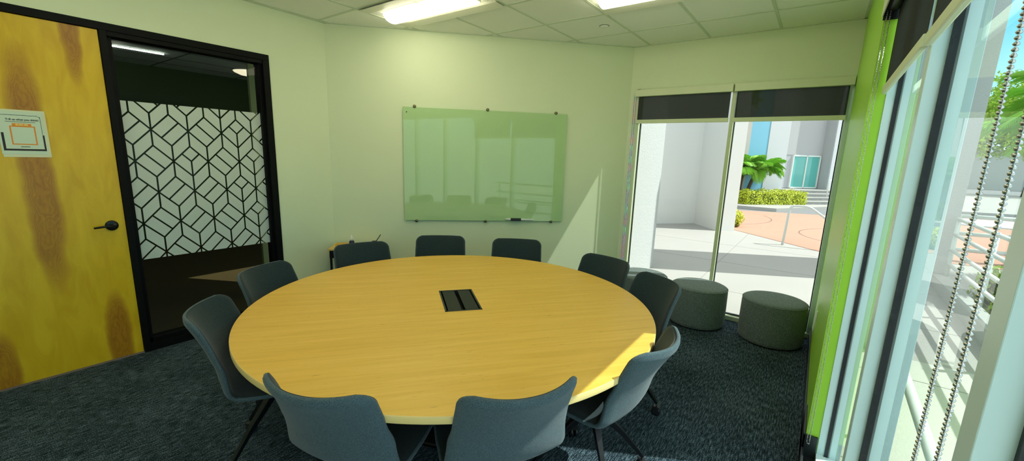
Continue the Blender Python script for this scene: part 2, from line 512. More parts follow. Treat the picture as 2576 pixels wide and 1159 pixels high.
# sidelight (window_3): glass + patterned frosted film
XG = XL - .07
KG = (XG) / XL
s3 = thing('window_3', kind='structure')
MB().box(XG - .003, XG + .003, .845, 1.850, .07, 2.40).build('glass_pane', thin_glass('partition_glass', (.80, .86, .80), .2), s3)

def clip_poly(poly, y0, y1, z0, z1):
    def clip(poly, ins, inter):
        out = []
        for i in range(len(poly)):
            a, b_ = poly[i - 1], poly[i]
            if ins(b_):
                if not ins(a): out.append(inter(a, b_))
                out.append(b_)
            elif ins(a): out.append(inter(a, b_))
        return out
    def ax(k, v, sgn):
        return (lambda p: sgn * (p[k] - v) >= 0, lambda a, b_: tuple(a[i] + (b_[i] - a[i]) * (v - a[k]) / (b_[k] - a[k]) for i in (0, 1)))
    for k, v, sg in ((0, y0, 1), (0, y1, -1), (1, z0, 1), (1, z1, -1)):
        poly = clip(poly, *ax(k, v, sg))
        if not poly: return []
    return poly

def inset(poly, d):
    n = len(poly)
    A = sum(poly[i - 1][0] * poly[i][1] - poly[i][0] * poly[i - 1][1] for i in range(n)) / 2
    if A < 0: poly = poly[::-1]
    out = []
    for i in range(n):
        p0, p1, p2 = poly[i - 1], poly[i], poly[(i + 1) % n]
        e1 = Vector((p1[0] - p0[0], p1[1] - p0[1])).normalized(); e2 = Vector((p2[0] - p1[0], p2[1] - p1[1])).normalized()
        n1 = Vector((-e1.y, e1.x)); n2 = Vector((-e2.y, e2.x))
        k = 1 + n1.dot(n2)
        q = (n1 + n2) * (d / k)
        out.append((p1[0] + q.x, p1[1] + q.y))
    return out

def film():
    a, b_ = .1200 * KG, .1180 * KG
    y00 = 1.0105 * KG; z00 = CAM_Z + (1.757 - CAM_Z) * KG
    rect = (.862, 1.838, CAM_Z + (.757 - CAM_Z) * KG, CAM_Z + (1.952 - CAM_Z) * KG)
    kinds = {1: 'LL', 0: '1123 ', }
    rows = {1: [1, 2, 1, 3, 2, 1], 0: [1, 1, 2, 3, 1, 1], -1: [1, 2, 3, 2, 3, 1], -2: [1, 1, 1, 3, 2, 1], -3: [2, 2, 1, 2, 3, 1], -4: [1, 2, 1, 1, 2, 3], -5: [2, 1, 2, 3, 1, 2]}
    m = MB()
    polys = []
    for r_ in range(-6, 3):
        for c_ in range(-2, 6):
            off = b_ if (r_ % 2) else 0.0
            sy = y00 + 2 * b_ * c_ - off; sz = z00 + 2 * a * r_
            S_ = (sy, sz); NE = (sy + b_, sz + a); SE = (sy + b_, sz - a); E2 = (sy + 2 * b_, sz)
            N = (sy, sz + a); TR = (sy + b_, sz + 2 * a); TL = (sy - b_, sz + 2 * a); NW = (sy - b_, sz + a)
            polys.append([S_, N, TR, NE]); polys.append([S_, N, TL, NW])
            k = rows.get(r_, [1, 2, 3, 1, 2, 3])[(c_ + 1) % 6]
            mid = lambda p, q: ((p[0] + q[0]) / 2, (p[1] + q[1]) / 2)
            if k == 1:      # split parallel to the S-NE edge
                p, q = mid(NE, E2), mid(S_, SE)
                polys.append([S_, NE, p, q]); polys.append([q, p, E2, SE])
            elif k == 2:
                p, q = mid(S_, NE), mid(SE, E2)
                polys.append([p, NE, E2, q]); polys.append([S_, p, q, SE])
            else:
                ce = mid(NE, SE); p, q = mid(S_, NE), mid(NE, E2)
                polys.append([p, NE, q, ce]); polys.append([S_, p, ce, SE]); polys.append([ce, q, E2, SE])
    for p in polys:
        p = inset(p, .0058)
        p = clip_poly(p, *rect)
        if len(p) >= 3:
            m.add([Vector((XG + .0045, q[0], q[1])) for q in p], [tuple(range(len(p)))])
    o = m.build('frosted_film', mat('white_frosted_vinyl', (.52, .60, .54), .6), s3)
    return o
film()

# sign on the door
sg = thing('door_sign', 'white feedback notice in a clear sleeve taped on the maple door', 'sign')
XS = XL - .0035
MB().box(XS, XS + .0012, .262, .470, 1.538, 1.835).build('sleeve', mat('clear_sleeve', (.62, .66, .42), .25), sg)
MB().box(XS + .0012, XS + .0022, .258, .455, 1.556, 1.824).build('paper', mat('notice_paper', (.56, .70, .56), .6), sg)
ink = mat('black_ink', (.012, .012, .014), .6); orange = mat('orange_print', (.72, .26, .015), .6)
sgx = XS + .0022
def sbox(m, y0, y1, z0, z1, lift=.0004): m.box(sgx, sgx + lift, y0, y1, z0, z1)
# map from picture coords of the notice (0..1 across, 0..1 down)
SY = lambda u: .268 + u * .186
SZ = lambda v: 1.822 - v * .262
ln = MB()
sbox(ln, SY(.05), SY(.90), SZ(.085), SZ(.075)); sbox(ln, SY(.945), SY(.955), SZ(.53), SZ(.13))
sbox(ln, SY(.90), SY(.945), SZ(.105), SZ(.095)); sbox(ln, SY(.938), SY(.955), SZ(.135), SZ(.10))
for k in range(3): sbox(ln, SY(-.0 + .012 * 0) , SY(.02), SZ(.085), SZ(.075))
ln.build('border_line', ink, sg)
fr_ = MB()
sbox(fr_, SY(.0), SY(.06), SZ(.93), SZ(.50)); sbox(fr_, SY(.945), SY(.99), SZ(.93), SZ(.54)); sbox(fr_, SY(.06), SY(.945), SZ(.93), SZ(.885))
fr_.build('dark_border', ink, sg)
of = MB()
sbox(of, SY(.21), SY(.80), SZ(.36), SZ(.335)); sbox(of, SY(.21), SY(.245), SZ(.76), SZ(.36)); sbox(of, SY(.765), SY(.80), SZ(.76), SZ(.36)); sbox(of, SY(.21), SY(.80), SZ(.785), SZ(.76)); sbox(of, SY(.28), SY(.72), SZ(.335), SZ(.275))
of.build('orange_frame', orange, sg)
TM = lambda y, z, lift: Matrix(((0, 0, 1, sgx + lift), (1, 0, 0, y), (0, 1, 0, z), (0, 0, 0, 1)))
text_mesh('headline', 'Tell us what you think!', .0152, ink, sg, TM(SY(.53), SZ(.185), .0006), .0004)
text_mesh('scan_text', 'SCAN ME', .0125, mat('pale_yellow_print', (.85, .80, .30), .6), sg, TM(SY(.50), SZ(.308), .0009), .0005)
sm = MB()
for k in range(26):
    u = .14 + k * .0265
    sbox(sm, SY(u), SY(u + .019), SZ(.245), SZ(.232))
sm.build('small_print', ink, sg)
sm = MB()
for k in range(7): sbox(sm, SY(.40 + k * .030), SY(.422 + k * .030), SZ(.845), SZ(.825))
sm.build('footer_print', ink, sg)

# ================================================================== room beyond the sidelight
M['corr_green'] = mat('dark_green_paint', (.020, .045, .012), .6)
M['corr_ceil'] = mat('dim_ceiling_tile', (.50, .58, .56), .9)
XB = -8.98
cw = MB(); cw.box(XB - .1, XB, -2.0, 6.5, 0, H); cw.box(XB, XL - .14, 6.4, 6.5, 0, H); cw.box(XB, XL - .14, -2.1, -2.0, 0, H)
cw.build('wall_corridor', M['corr_green'], kind='structure')
MB().box(XB, XL - .14, -2, 6.4, H, H + .1).build('ceiling_corridor', M['corr_ceil'], kind='structure')
MB().box(XB, XL - .14, -2, 6.4, -.12, 0).build('floor_corridor', mat('brown_floor', (.075, .052, .020), .5, vary=.2, vscale=2), kind='structure')
cg = MB()
for k in range(7): cg.box(XB + .5 + .61 * k, XB + .515 + .61 * k, -2, 6.4, H - .004, H)
for k in range(6): cg.box(XB, XL - .14, -1.4 + 1.22 * k, -1.385 + 1.22 * k, H - .005, H)
cg.build('trim_4', mat('dark_tee', (.05, .07, .065), .6), kind='structure')
MB().box(XL - .72, XL - .68, 2.02, 2.45, .02, H).build('trim_5', mat('pale_corridor_trim', (.42, .44, .22), .6), kind='structure')
ll = thing('linear_light', 'thin white linear light glowing on the ceiling beyond the patterned glass', 'light')
MB().box(-7.590, -7.572, .2, 2.08, H - .02, H - .001).build('diffuser', mat('linear_glow', (1, .95, .9), .5, emit=((1, .93, .88), 14.0)), ll)
MB().box(-7.594, -7.568, .19, 2.09, H - .006, H).build('housing', M['black_metal'], ll)
rl = thing('ceiling_light', 'round dim cream lamp on the ceiling beyond the glass, beside the black jamb', 'light')
MB().lathe([(.0001, H - .075), (.16, H - .065), (.24, H - .03), (.26, H - .005)], 32, Matrix.Translation((-7.9, 3.32, 0))).build('shade', mat('lamp_glass', (.7, .6, .5), .4, emit=((1, .80, .62), .8)), rl)
MB().lathe([(.27, H - .012), (.27, H)], 32, Matrix.Translation((-7.9, 3.32, 0))).build('base', M['white_plastic'], rl)

# ================================================================== window wall glazing (window_1)
w1 = thing('window_1', kind='structure')
fm = MB()
fm.box(WX0, WX0 + .045, YC - .015, YC + .10, .0, 2.425)
MB().box(.095, XR + .02, YC - .005, YC + .10, .0, 2.425).build('side_frame', M['alu_white'], w1, bevel=.003)  # paler aluminium: daylight on this side of the frame put into the colour
fm.box(WX0, XR, YC - .015, YC + .10, 2.36, 2.425)
fm.box(WX0, XR, YC - .02, YC + .10, .0, .045)
fm.build('window_frame', M['alu'], w1, bevel=.003)
MB().box(-.818, -.784, YC - .02, YC + .10, .045, 2.36).build('mullion', M['alu'], w1, bevel=.003)
gk = MB()
for (a, b_) in ((WX0 + .045, -.818), (-.784, .095)):
    gk.box(a, a + .008, YC + .035, YC + .065, .045, 2.36); gk.box(b_ - .008, b_, YC + .035, YC + .065, .045, 2.36)
    gk.box(a, b_, YC + .035, YC + .065, .045, .058)
gk.build('gasket', M['black_rubber'], w1)
for (a, b_) in ((WX0 + .045, -.818), (-.784, .095)):
    MB().box(a, b_, YC + .047, YC + .053, .045, 2.36).build('glass_pane', M['glass'], w1)

def bead_chain(name, parent, top, zbot, gap, axis, pitch, rad, m, sag=0.0):
    """a closed loop of beads: two strands and a bend; every strand is drawn bead by bead"""
    mb = MB()
    beads = []
    L = top[2] - zbot
    n = int(L / pitch)
    for s_ in (-.5, .5):
        for k in range(n):
            z = top[2] - k * pitch
            t = k * pitch / L
            beads.append(Vector(top) + axis * (s_ * gap) + Vector((0, 0, z - top[2])))
    nb = max(4, int(pi * gap / 2 / pitch))
    for k in range(nb + 1):
        a = pi * k / nb
        beads.append(Vector((top[0], top[1], zbot)) + axis * (gap / 2 * cos(a)) + Vector((0, 0, -gap / 2 * sin(a))))
    seg, rings = (10, 4) if rad > .002 else (6, 4)
    for b_ in beads:
        vs = []; 
        for i in range(1, rings):
            ph = pi * i / rings
            for k in range(seg):
                th = 2 * pi * k / seg
                vs.append(b_ + Vector((rad * sin(ph) * cos(th), rad * sin(ph) * sin(th), rad * .82 * cos(ph))))
        vs += [b_ + Vector((0, 0, rad * .82)), b_ - Vector((0, 0, rad * .82))]
        fs = []
        for i in range(rings - 2):
            for k in range(seg):
                fs.append((i * seg + k, (i + 1) * seg + k, (i + 1) * seg + (k + 1) % seg, i * seg + (k + 1) % seg))
        tpi = (rings - 1) * seg
        for k in range(seg):
            fs.append((tpi, k, (k + 1) % seg)); fs.append((tpi + 1, (rings - 2) * seg + (k + 1) % seg, (rings - 2) * seg + k))
        mb.add(vs, fs, True)
    for s_ in (-.5, .5):
        p = Vector(top) + axis * (s_ * gap)
        mb.tube([p, Vector((p.x, p.y, zbot))], rad * .3, 6)
    return mb.build(name, m, parent)

def blind_back(x0, x1, label, fx0, fx1, bx0, bx1):
    t = thing('roller_blind', label, 'blind', (0, 0, 0), 0, 'roller blinds on the back window')
    K = .985
    z = lambda q: CAM_Z + (q - CAM_Z) * K
    MB().box(x0 * K, x1 * K, YC - .075, YC - .002, z(2.346), z(2.420)).build('cassette', M['shade_bar'], t, bevel=.003)
    MB().box(fx0, fx1, YC - .030, YC - .028, 2.088, 2.35).build('fabric', M['shade'], t)
    MB().box(bx0, bx1, YC - .038, YC - .020, 2.048, 2.090).build('bottom_bar', M['shade_bar'], t, bevel=.004)
    return t
bl1 = blind_back(-1.817, -.822, 'partly lowered dark roller blind on the left pane of the back window', -1.765, -.832, -1.778, -.829)
bl2 = blind_back(-.808, .130, 'partly lowered dark roller blind on the right pane beside the lime green wall', -.775, .098, -.785, .104)
glint_paint = bpy.data.materials.new('beads_painted_rainbow_glint'); glint_paint.use_nodes = True  # rainbow glint of sunlight on the chain, painted as bead colour
_n, _l = glint_paint.node_tree.nodes, glint_paint.node_tree.links
_b = _n['Principled BSDF']; _b.inputs['Metallic'].default_value = .6; _b.inputs['Roughness'].default_value = .25
_t = _n.new('ShaderNodeTexCoord'); _s = _n.new('ShaderNodeTexNoise'); _s.inputs['Scale'].default_value = 14; _l.new(_t.outputs['Object'], _s.inputs['Vector'])
_h = _n.new('ShaderNodeCombineColor'); _h.mode = 'HSV'; _h.inputs[1].default_value = .8; _h.inputs[2].default_value = .95
_mm = _n.new('ShaderNodeMath'); _mm.operation = 'MULTIPLY'; _mm.inputs[1].default_value = 1.4; _l.new(_s.outputs['Fac'], _mm.inputs[0]); _l.new(_mm.outputs[0], _h.inputs[0])
_l.new(_h.outputs[0], _b.inputs['Base Color'])
bead_chain('bead_chain', bl1, (-1.800, YC - .045, 2.35), .30, .022, Vector((1, 0, 0)), .011, .0045, glint_paint)
bead_chain('bead_chain', bl2, (.112, YC - .045, 2.35), .55, .010, Vector((0, 1, 0)), .006, .0018, M['chrome'])

# ================================================================== right window wall (window_2)
w2 = thing('window_2', kind='structure')
YM = [YJ, 1.63, .69, -.25, -1.19, -2.13]  # rearmost bays are unseen, added to let in more daylight
mm = MB()
ZB, ZT = .06, 2.44
# jamb against the pier
mm.box(.1917, .2247, YJ, YJ + .03, ZB, ZT)
mm.box(.1917, .293, YJ - .004, YJ + .03, ZB, ZT)
mm.build('jamb', M['alu_white'], w2, bevel=.001)
for y in YM[1:]:
    q = MB(); q.box(.1917, .293, y, y + .055, ZB, ZT); q.build('mullion', M['alu_white'], w2, bevel=.0015)
q = MB(); q.box(.1897, .288, -2.14, YJ, ZB, .095); q.box(.1897, .288, -2.14, YJ, 2.405, ZT); q.build('window_frame', M['alu_white'], w2, bevel=.002)
gk = MB()
for y in YM: 
    gk.box(.2247, .2469, y - .010, y + .002, ZB, ZT)
gk.build('gasket', M['black_rubber'], w2)
for y0, y1 in [(YM[k + 1] + .05, YM[k]) for k in range(5)]:
    MB().box(.233, .239, y0, y1 - .0, ZB + .03, 2.41).build('glass_pane', M['glass_side'], w2)

def blind_side(y0, y1, zb, label, grp='roller shades on the right window wall'):
    t = thing('roller_blind', label, 'blind', (0, 0, 0), 0, grp)
    MB().box(.122, .128, y0, y1, 2.325, 2.43).build('fascia', M['alu'], t, bevel=.002)
    MB().tube([(.161, y0 + .01, 2.365), (.161, y1 - .01, 2.365)], .026, 20).build('roller', M['black_plastic'], t)
    MB().box(.128, .189, y1 - .004, y1, 2.31, 2.43).build('end_cap', M['black_plastic'], t); MB().box(.128, .189, y0, y0 + .004, 2.31, 2.43).build('end_cap', M['black_plastic'], t)
    MB().box(.180, .1815, y0 + .012, y1 - .02, zb + .03, 2.37).build('fabric', M['shade'], t)
    MB().box(.172, .189, y0 + .008, y1 - .016, zb, zb + .036).build('bottom_bar', M['alu'], t, bevel=.004)
    return t
bs1 = blind_side(1.65, 2.652, 1.982, 'charcoal roller shade nearest the lime green wall on the right window wall')
bs2 = blind_side(.66, 1.62, 1.972, 'charcoal roller shade at the upper right corner, nearest to the viewer')
bead_chain('bead_chain', bs1, (.145, 2.625, 2.36), .165, .024, Vector((0.5, -1, 0)).normalized(), .0075, .0030, M['chrome'])
bead_chain('bead_chain', bs2, (.128, .568, 2.36), .75, .072, Vector((0, -1, 0)), .0051, .00265, M['chrome'])
MB().box(XR - .006, XR, 4.02, 4.06, .42, .50).build('switch_plate', M['white_plastic'], bevel=.002)
tag(bpy.data.objects['switch_plate'], 'small white plate low on the lime green wall', 'wall plate')

# ================================================================== troffers
M['lens'] = mat('glowing_lens', (1, .96, .86), .5, emit=((1.0, .91, .68), TROFFER_STRENGTH))
M['troffer'] = mat('troffer_enamel', (.74, .76, .62), .35)
def troffer(x0, x1, y0, y1, label):
    t = thing('ceiling_light', label, 'light', ((x0 + x1) / 2, (y0 + y1) / 2, H), 0, 'recessed ceiling lights')
    a, b_ = (x1 - x0) / 2 - .012, (y1 - y0) / 2 - .012
    # gull-wing pan
    pts = [(-b_, -.006), (-b_ * .62, .0), (-.115, .028), (.115, .028), (b_ * .62, .0), (b_, -.006)]
    vs = []; fs = []
    n = 12
    for i, (y, z) in enumerate(pts):
        vs += [(-a, y, z - .010), (a, y, z - .010)]
    for i in range(len(pts) - 1):
        fs.append((2 * i, 2 * i + 1, 2 * i + 3, 2 * i + 2))
    MB().add(vs, fs, False).build('pan', M['troffer'], t)
    # half-round lens with closed ends
    vs = []; fs = []
    k = 14; L = a - .10
    for i in range(k + 1):
        an = pi * i / k
        vs += [(-L, .095 * cos(an), -.004 - .058 * sin(an)), (L, .095 * cos(an), -.004 - .058 * sin(an))]
    for i in range(k): fs.append((2 * i, 2 * i + 1, 2 * i + 3, 2 * i + 2))
    fs.append(tuple(range(0, 2 * k + 2, 2))); fs.append(tuple(range(1, 2 * k + 2, 2))[::-1])
    MB().add(vs, fs, True).build('lens', M['lens'], t)
    for s_ in (-1, 1):
        MB().box(s_ * (a - .098) - .003, s_ * (a - .098) + .003, -.10, .10, -.020, .012).build('end_bracket', M['troffer'], t)
    return t
ax = lambda i: GX0 + G * i
by = lambda j: GY0 + G * j
troffer(ax(1), ax(3), by(1), by(2), 'long recessed ceiling light glowing above the left of the glass board')
troffer(ax(4), ax(6), by(2), by(3), 'recessed ceiling light just showing at the top edge near the round vent')
troffer(ax(1), ax(3), by(-2), by(-1), 'recessed ceiling light above the door side of the table')
troffer(ax(4), ax(6), by(-1), by(0), 'recessed ceiling light above the window side of the table')
troffer(ax(1), ax(3), by(-5), by(-4), 'unseen ceiling light added behind the viewer on the door side to brighten the room')  # unseen fixture, added to throw more light on the facing walls
troffer(ax(4), ax(6), by(-4), by(-3), 'unseen ceiling light added behind the viewer on the window side to brighten the room')  # likewise unseen and added for extra light from behind
sp = thing('ceiling_sprinkler', 'small round flush sprinkler cover on a ceiling tile', 'sprinkler', (-1.848, 3.925, H))
MB().lathe([(.0001, -.010), (.034, -.010), (.040, -.006), (.042, 0)], 32).build('cover', M['ceiling'], sp)
MB().lathe([(.046, -.003), (.046, 0)], 32).build('ring', M['black_plastic'], sp)

# ================================================================== glass board
gbd = thing('glass_board', 'large pale green glass writing board on the angled wall', 'board')
bmt = bpy.data.materials.new('back_painted_glass'); bmt.use_nodes = True
_b = bmt.node_tree.nodes['Principled BSDF']; _b.inputs['Base Color'].default_value = (.42, .62, .32, 1); _b.inputs['Roughness'].default_value = .01; _b.inputs['Specular IOR Level'].default_value = .5
MB().box(.752, 2.542, .020, .026, .910, 2.117, BM).build('glass_panel', bmt, gbd, bevel=.001)
for (s_, z) in ((.873, 2.125), (1.647, 2.125), (2.410, 2.125), (.880, .905), (1.646, .905), (2.413, .905)):
    MM = BM @ Matrix.Translation((s_, 0, z)) @ Matrix.Rotation(-pi / 2, 4, 'X')
    MB().lathe([(.010, 0), (.010, .018), (.0165, .019), (.0165, .033), (.013, .036), (.0001, .036)], 24, MM).build('standoff', M['steel_dark'], gbd)
MB().lathe([(.0001, .0265), (.006, .0265), (.006, .027), (.0001, .0275)], 12, BM @ Matrix.Translation((.79, 0, 2.065)) @ Matrix.Rotation(-pi / 2, 4, 'X')).build('logo_mark', ink, gbd)
mk = thing('marker', 'white board marker with black middle lying on the glass board lower edge', 'marker')
MB().tube([BW(1.890, .036, .930), BW(2.20, .036, .926)], .011, 14).build('barrel', M['white_plastic'], mk)
MB().box(1.935, 2.055, .026, .052, .912, .944, BM).build('grip', M['black_plastic'], mk, bevel=.004)
MB().tube([BW(1.872, .036, .930), BW(1.892, .036, .930)], [.005, .009], 14).build('tip', M['white_plastic'], mk)

# ================================================================== round table
TC = Vector((-1.750, 1.838, 0)); TR_ = 1.200; TZ = .740
tb = thing('round_table', 'large round maple conference table with a black cable box in the middle', 'table', TC)
BXC = Vector(((-1.961 - 1.525) / 2, (1.888 + 1.822) / 2, 0)) - TC
box_ang = radians(51.6)
seg = 160
prof = [(.0001, TZ - .0001), (TR_ - .003, TZ), (TR_ - .0008, TZ - .0012)]
top = MB()
vs = [(0, 0, TZ)]; 
def hole_pt(u, v):
    p = Vector((cos(box_ang), sin(box_ang))) * u + Vector((-sin(box_ang), cos(box_ang))) * v
    return Vector((BXC.x + p.x, BXC.y + p.y, TZ))
hs = []
hu, hv = .111, .1935
for (a, b_) in ((-hu, -hv), (hu, -hv), (hu, hv), (-hu, hv)): pass
# top surface with a rectangular hole: stitch by angle around the hole centre
ring = [];  hole = []
per = [(-hu, -hv), (hu, -hv), (hu, hv), (-hu, hv)]
NN = 160
for k in range(NN):
    t = 2 * pi * (k + .5) / NN
    d = Vector((cos(t), sin(t)))
    o2 = Vector((BXC.x, BXC.y))
    bq = o2.dot(d); cq = o2.dot(o2) - (TR_ - .002) ** 2
    s_ = -bq + math.sqrt(bq * bq - cq)
    ring.append(o2 + d * s_)
    lu = d.x * cos(box_ang) + d.y * sin(box_ang); lv = -d.x * sin(box_ang) + d.y * cos(box_ang)
    q = min(hu / max(abs(lu), 1e-6), hv / max(abs(lv), 1e-6))
    hole.append((o2 + d * q, lu * q, lv * q))
vs = [(p.x, p.y, TZ) for p in ring] + [(p[0].x, p[0].y, TZ) for p in hole]
fs = [(k, (k + 1) % NN, NN + (k + 1) % NN, NN + k) for k in range(NN)]
vs += [(p[0].x, p[0].y, TZ - .032) for p in hole] + [(p.x, p.y, TZ - .032) for p in ring]
fs += [(NN + k, NN + (k + 1) % NN, 2 * NN + (k + 1) % NN, 2 * NN + k) for k in range(NN)]
fs += [(2 * NN + k, 2 * NN + (k + 1) % NN, 3 * NN + (k + 1) % NN, 3 * NN + k) for k in range(NN)]
top.add(vs, fs)
top.build('tabletop', M['table_top'], tb)
MB().lathe([(TR_ - .002, TZ - .032), (TR_ - .0006, TZ - .0305), (TR_, TZ - .028), (TR_, TZ - .003), (TR_ - .001, TZ - .0008), (TR_ - .004, TZ + .0002)], 160).build('edge_band', M['table_edge'], tb)
# remove end caps of the edge band
_e = [o for o in bpy.data.objects if o.name.startswith('edge_band')][0]
_bm = bmesh.new(); _bm.from_mesh(_e.data); bmesh.ops.delete(_bm, geom=[f for f in _bm.faces if len(f.verts) > 4], context='FACES_ONLY'); _bm.to_mesh(_e.data); _bm.free()
RM = Matrix.Translation((BXC.x, BXC.y, TZ)) @ Matrix.Rotation(box_ang, 4, 'Z')
cb = MB()
cb.box(-hu, hu, -hv, -hv + .010, -.05, .0025, RM); cb.box(-hu, hu, hv - .010, hv, -.05, .0025, RM)
cb.box(-hu, -hu + .010, -hv, hv, -.05, .0025, RM); cb.box(hu - .010, hu, -hv, hv, -.05, .0025, RM); cb.box(-hu, hu, -hv, hv, -.055, -.045, RM)
cbo = cb.build('cable_box', M['black_plastic'], tb, bevel=.001)
lidm = mat('anodised_lid', (.018, .020, .017), .55, 0, spec=.25)
for (a, b_) in ((-hu + .020, -.012), (.012, hu - .020)):
    MB().box(a, b_, -hv + .016, hv - .016, -.004, .0015, RM).build('lid', lidm, cbo, bevel=.001)
# base
pb = MB()
pb.lathe([(.42, .0), (.42, .02), (.40, .03), (.12, .035)], 48)
pb.build('foot', M['black_metal'], tb)
MB().lathe([(.11, .03), (.11, .66), (.36, .70), (.36, .708)], 40).build('pedestal', M['black_metal'], tb)

# ================================================================== chairs
def chair_shell():
    prof = [(.232, .428), (.215, .446), (.17, .457), (.08, .456), (-.02, .452), (-.10, .455), (-.155, .466), (-.197, .492), (-.222, .530), (-.240, .575), (-.253, .628), (-.274, .682), (-.300, .734), (-.331, .788), (-.360, .833), (-.371, .852)]
    # resample by Catmull-Rom
    P = [Vector((0, y, z)) for y, z in prof]
    pts = []
    n = len(P)
    for i in range(n - 1):
        p0, p1, p2, p3 = P[max(i - 1, 0)], P[i], P[i + 1], P[min(i + 2, n - 1)]
        for k in range(4):
            t = k / 4
            pts.append(.5 * ((2 * p1) + (p2 - p0) * t + (2 * p0 - 5 * p1 + 4 * p2 - p3) * t * t + (3 * p1 - p0 - 3 * p2 + p3) * t ** 3))
    pts.append(P[-1])
    L = [0]
    for i in range(1, len(pts)): L.append(L[-1] + (pts[i] - pts[i - 1]).length)
    T = L[-1]
    N = 56; NU = 30
    rows = []
    j = 0
    def at(s_):
        for i in range(1, len(L)):
            if L[i] >= s_ or i == len(L) - 1:
                f = (s_ - L[i - 1]) / max(1e-9, L[i] - L[i - 1]); return pts[i - 1].lerp(pts[i], min(1, max(0, f)))
    def halfw(v):       # v 0..1 along the profile
        keys = [(0, .205), (.10, .226), (.28, .240), (.42, .248), (.52, .250), (.66, .240), (.80, .228), (.92, .226), (1, .230)]
        for a, b_ in zip(keys, keys[1:]):
            if v <= b_[0]:
                f = (v - a[0]) / (b_[0] - a[0]); f = f * f * (3 - 2 * f)
                w = a[1] + (b_[1] - a[1]) * f; break
        s_ = v * T
        rt, rb = .060, .05
        if T - s_ < rt: w -= rt - math.sqrt(max(0, rt * rt - (rt - (T - s_)) ** 2))
        if s_ < rb: w -= rb - math.sqrt(max(0, rb * rb - (rb - s_) ** 2))
        return w
    def ease(k, n_):  # denser rows at both ends
        t = k / n_
        return t + .0 if n_ == 0 else (t - .045 * sin(2 * pi * t))
    grid = []
    for k in range(N + 1):
        v = ease(k, N)
        v = min(max(v, .0015), .9985)
        p = at(v * T); w = halfw(v)
        # upholstery wraps: seat edges lift, back edges come forward
        bk = min(1, max(0, (v - .38) / .30)); bk = bk * bk * (3 - 2 * bk)
        topk = max(0, (v - .75) / .25)
        row = []
        for i in range(NU + 1):
            u = -1 + 2 * i / NU
            x = w * sin(u * pi / 2) * .35 + w * u * .65
            uu = abs(x) / .24
            fy = bk * (.070 * uu ** 2.1) + (.034 * uu ** 2) * topk
            fz = (1 - bk) * (.014 * uu ** 3) + .012 * topk * uu ** 2
            dropc = .010 * (1 - uu) ** 2 * (1 - bk)
            row.append(Vector((x, p.y + fy, p.z + fz - dropc)))
        grid.append(row)
    # normals
    def normal(k, i):
        a = grid[min(k + 1, N)][i] - grid[max(k - 1, 0)][i]
        b_ = grid[k][min(i + 1, NU)] - grid[k][max(i - 1, 0)]
        return a.cross(b_).normalized()
    TH = .032
    front, rear = [], []
    for k in range(N + 1):
        fr, rr = [], []
        for i in range(NU + 1):
            nn = normal(k, i)
            e1 = min(1, min(k, N - k) / 1.6) if N else 1
            e2 = min(1, min(i, NU - i) / 1.6)
            th = TH * (.55 + .45 * min(e1, e2))
            fr.append(grid[k][i] + nn * th * .42); rr.append(grid[k][i] - nn * th * .58)
        front.append(fr); rear.append(rr)
    return grid, front, rear, N, NU, normal

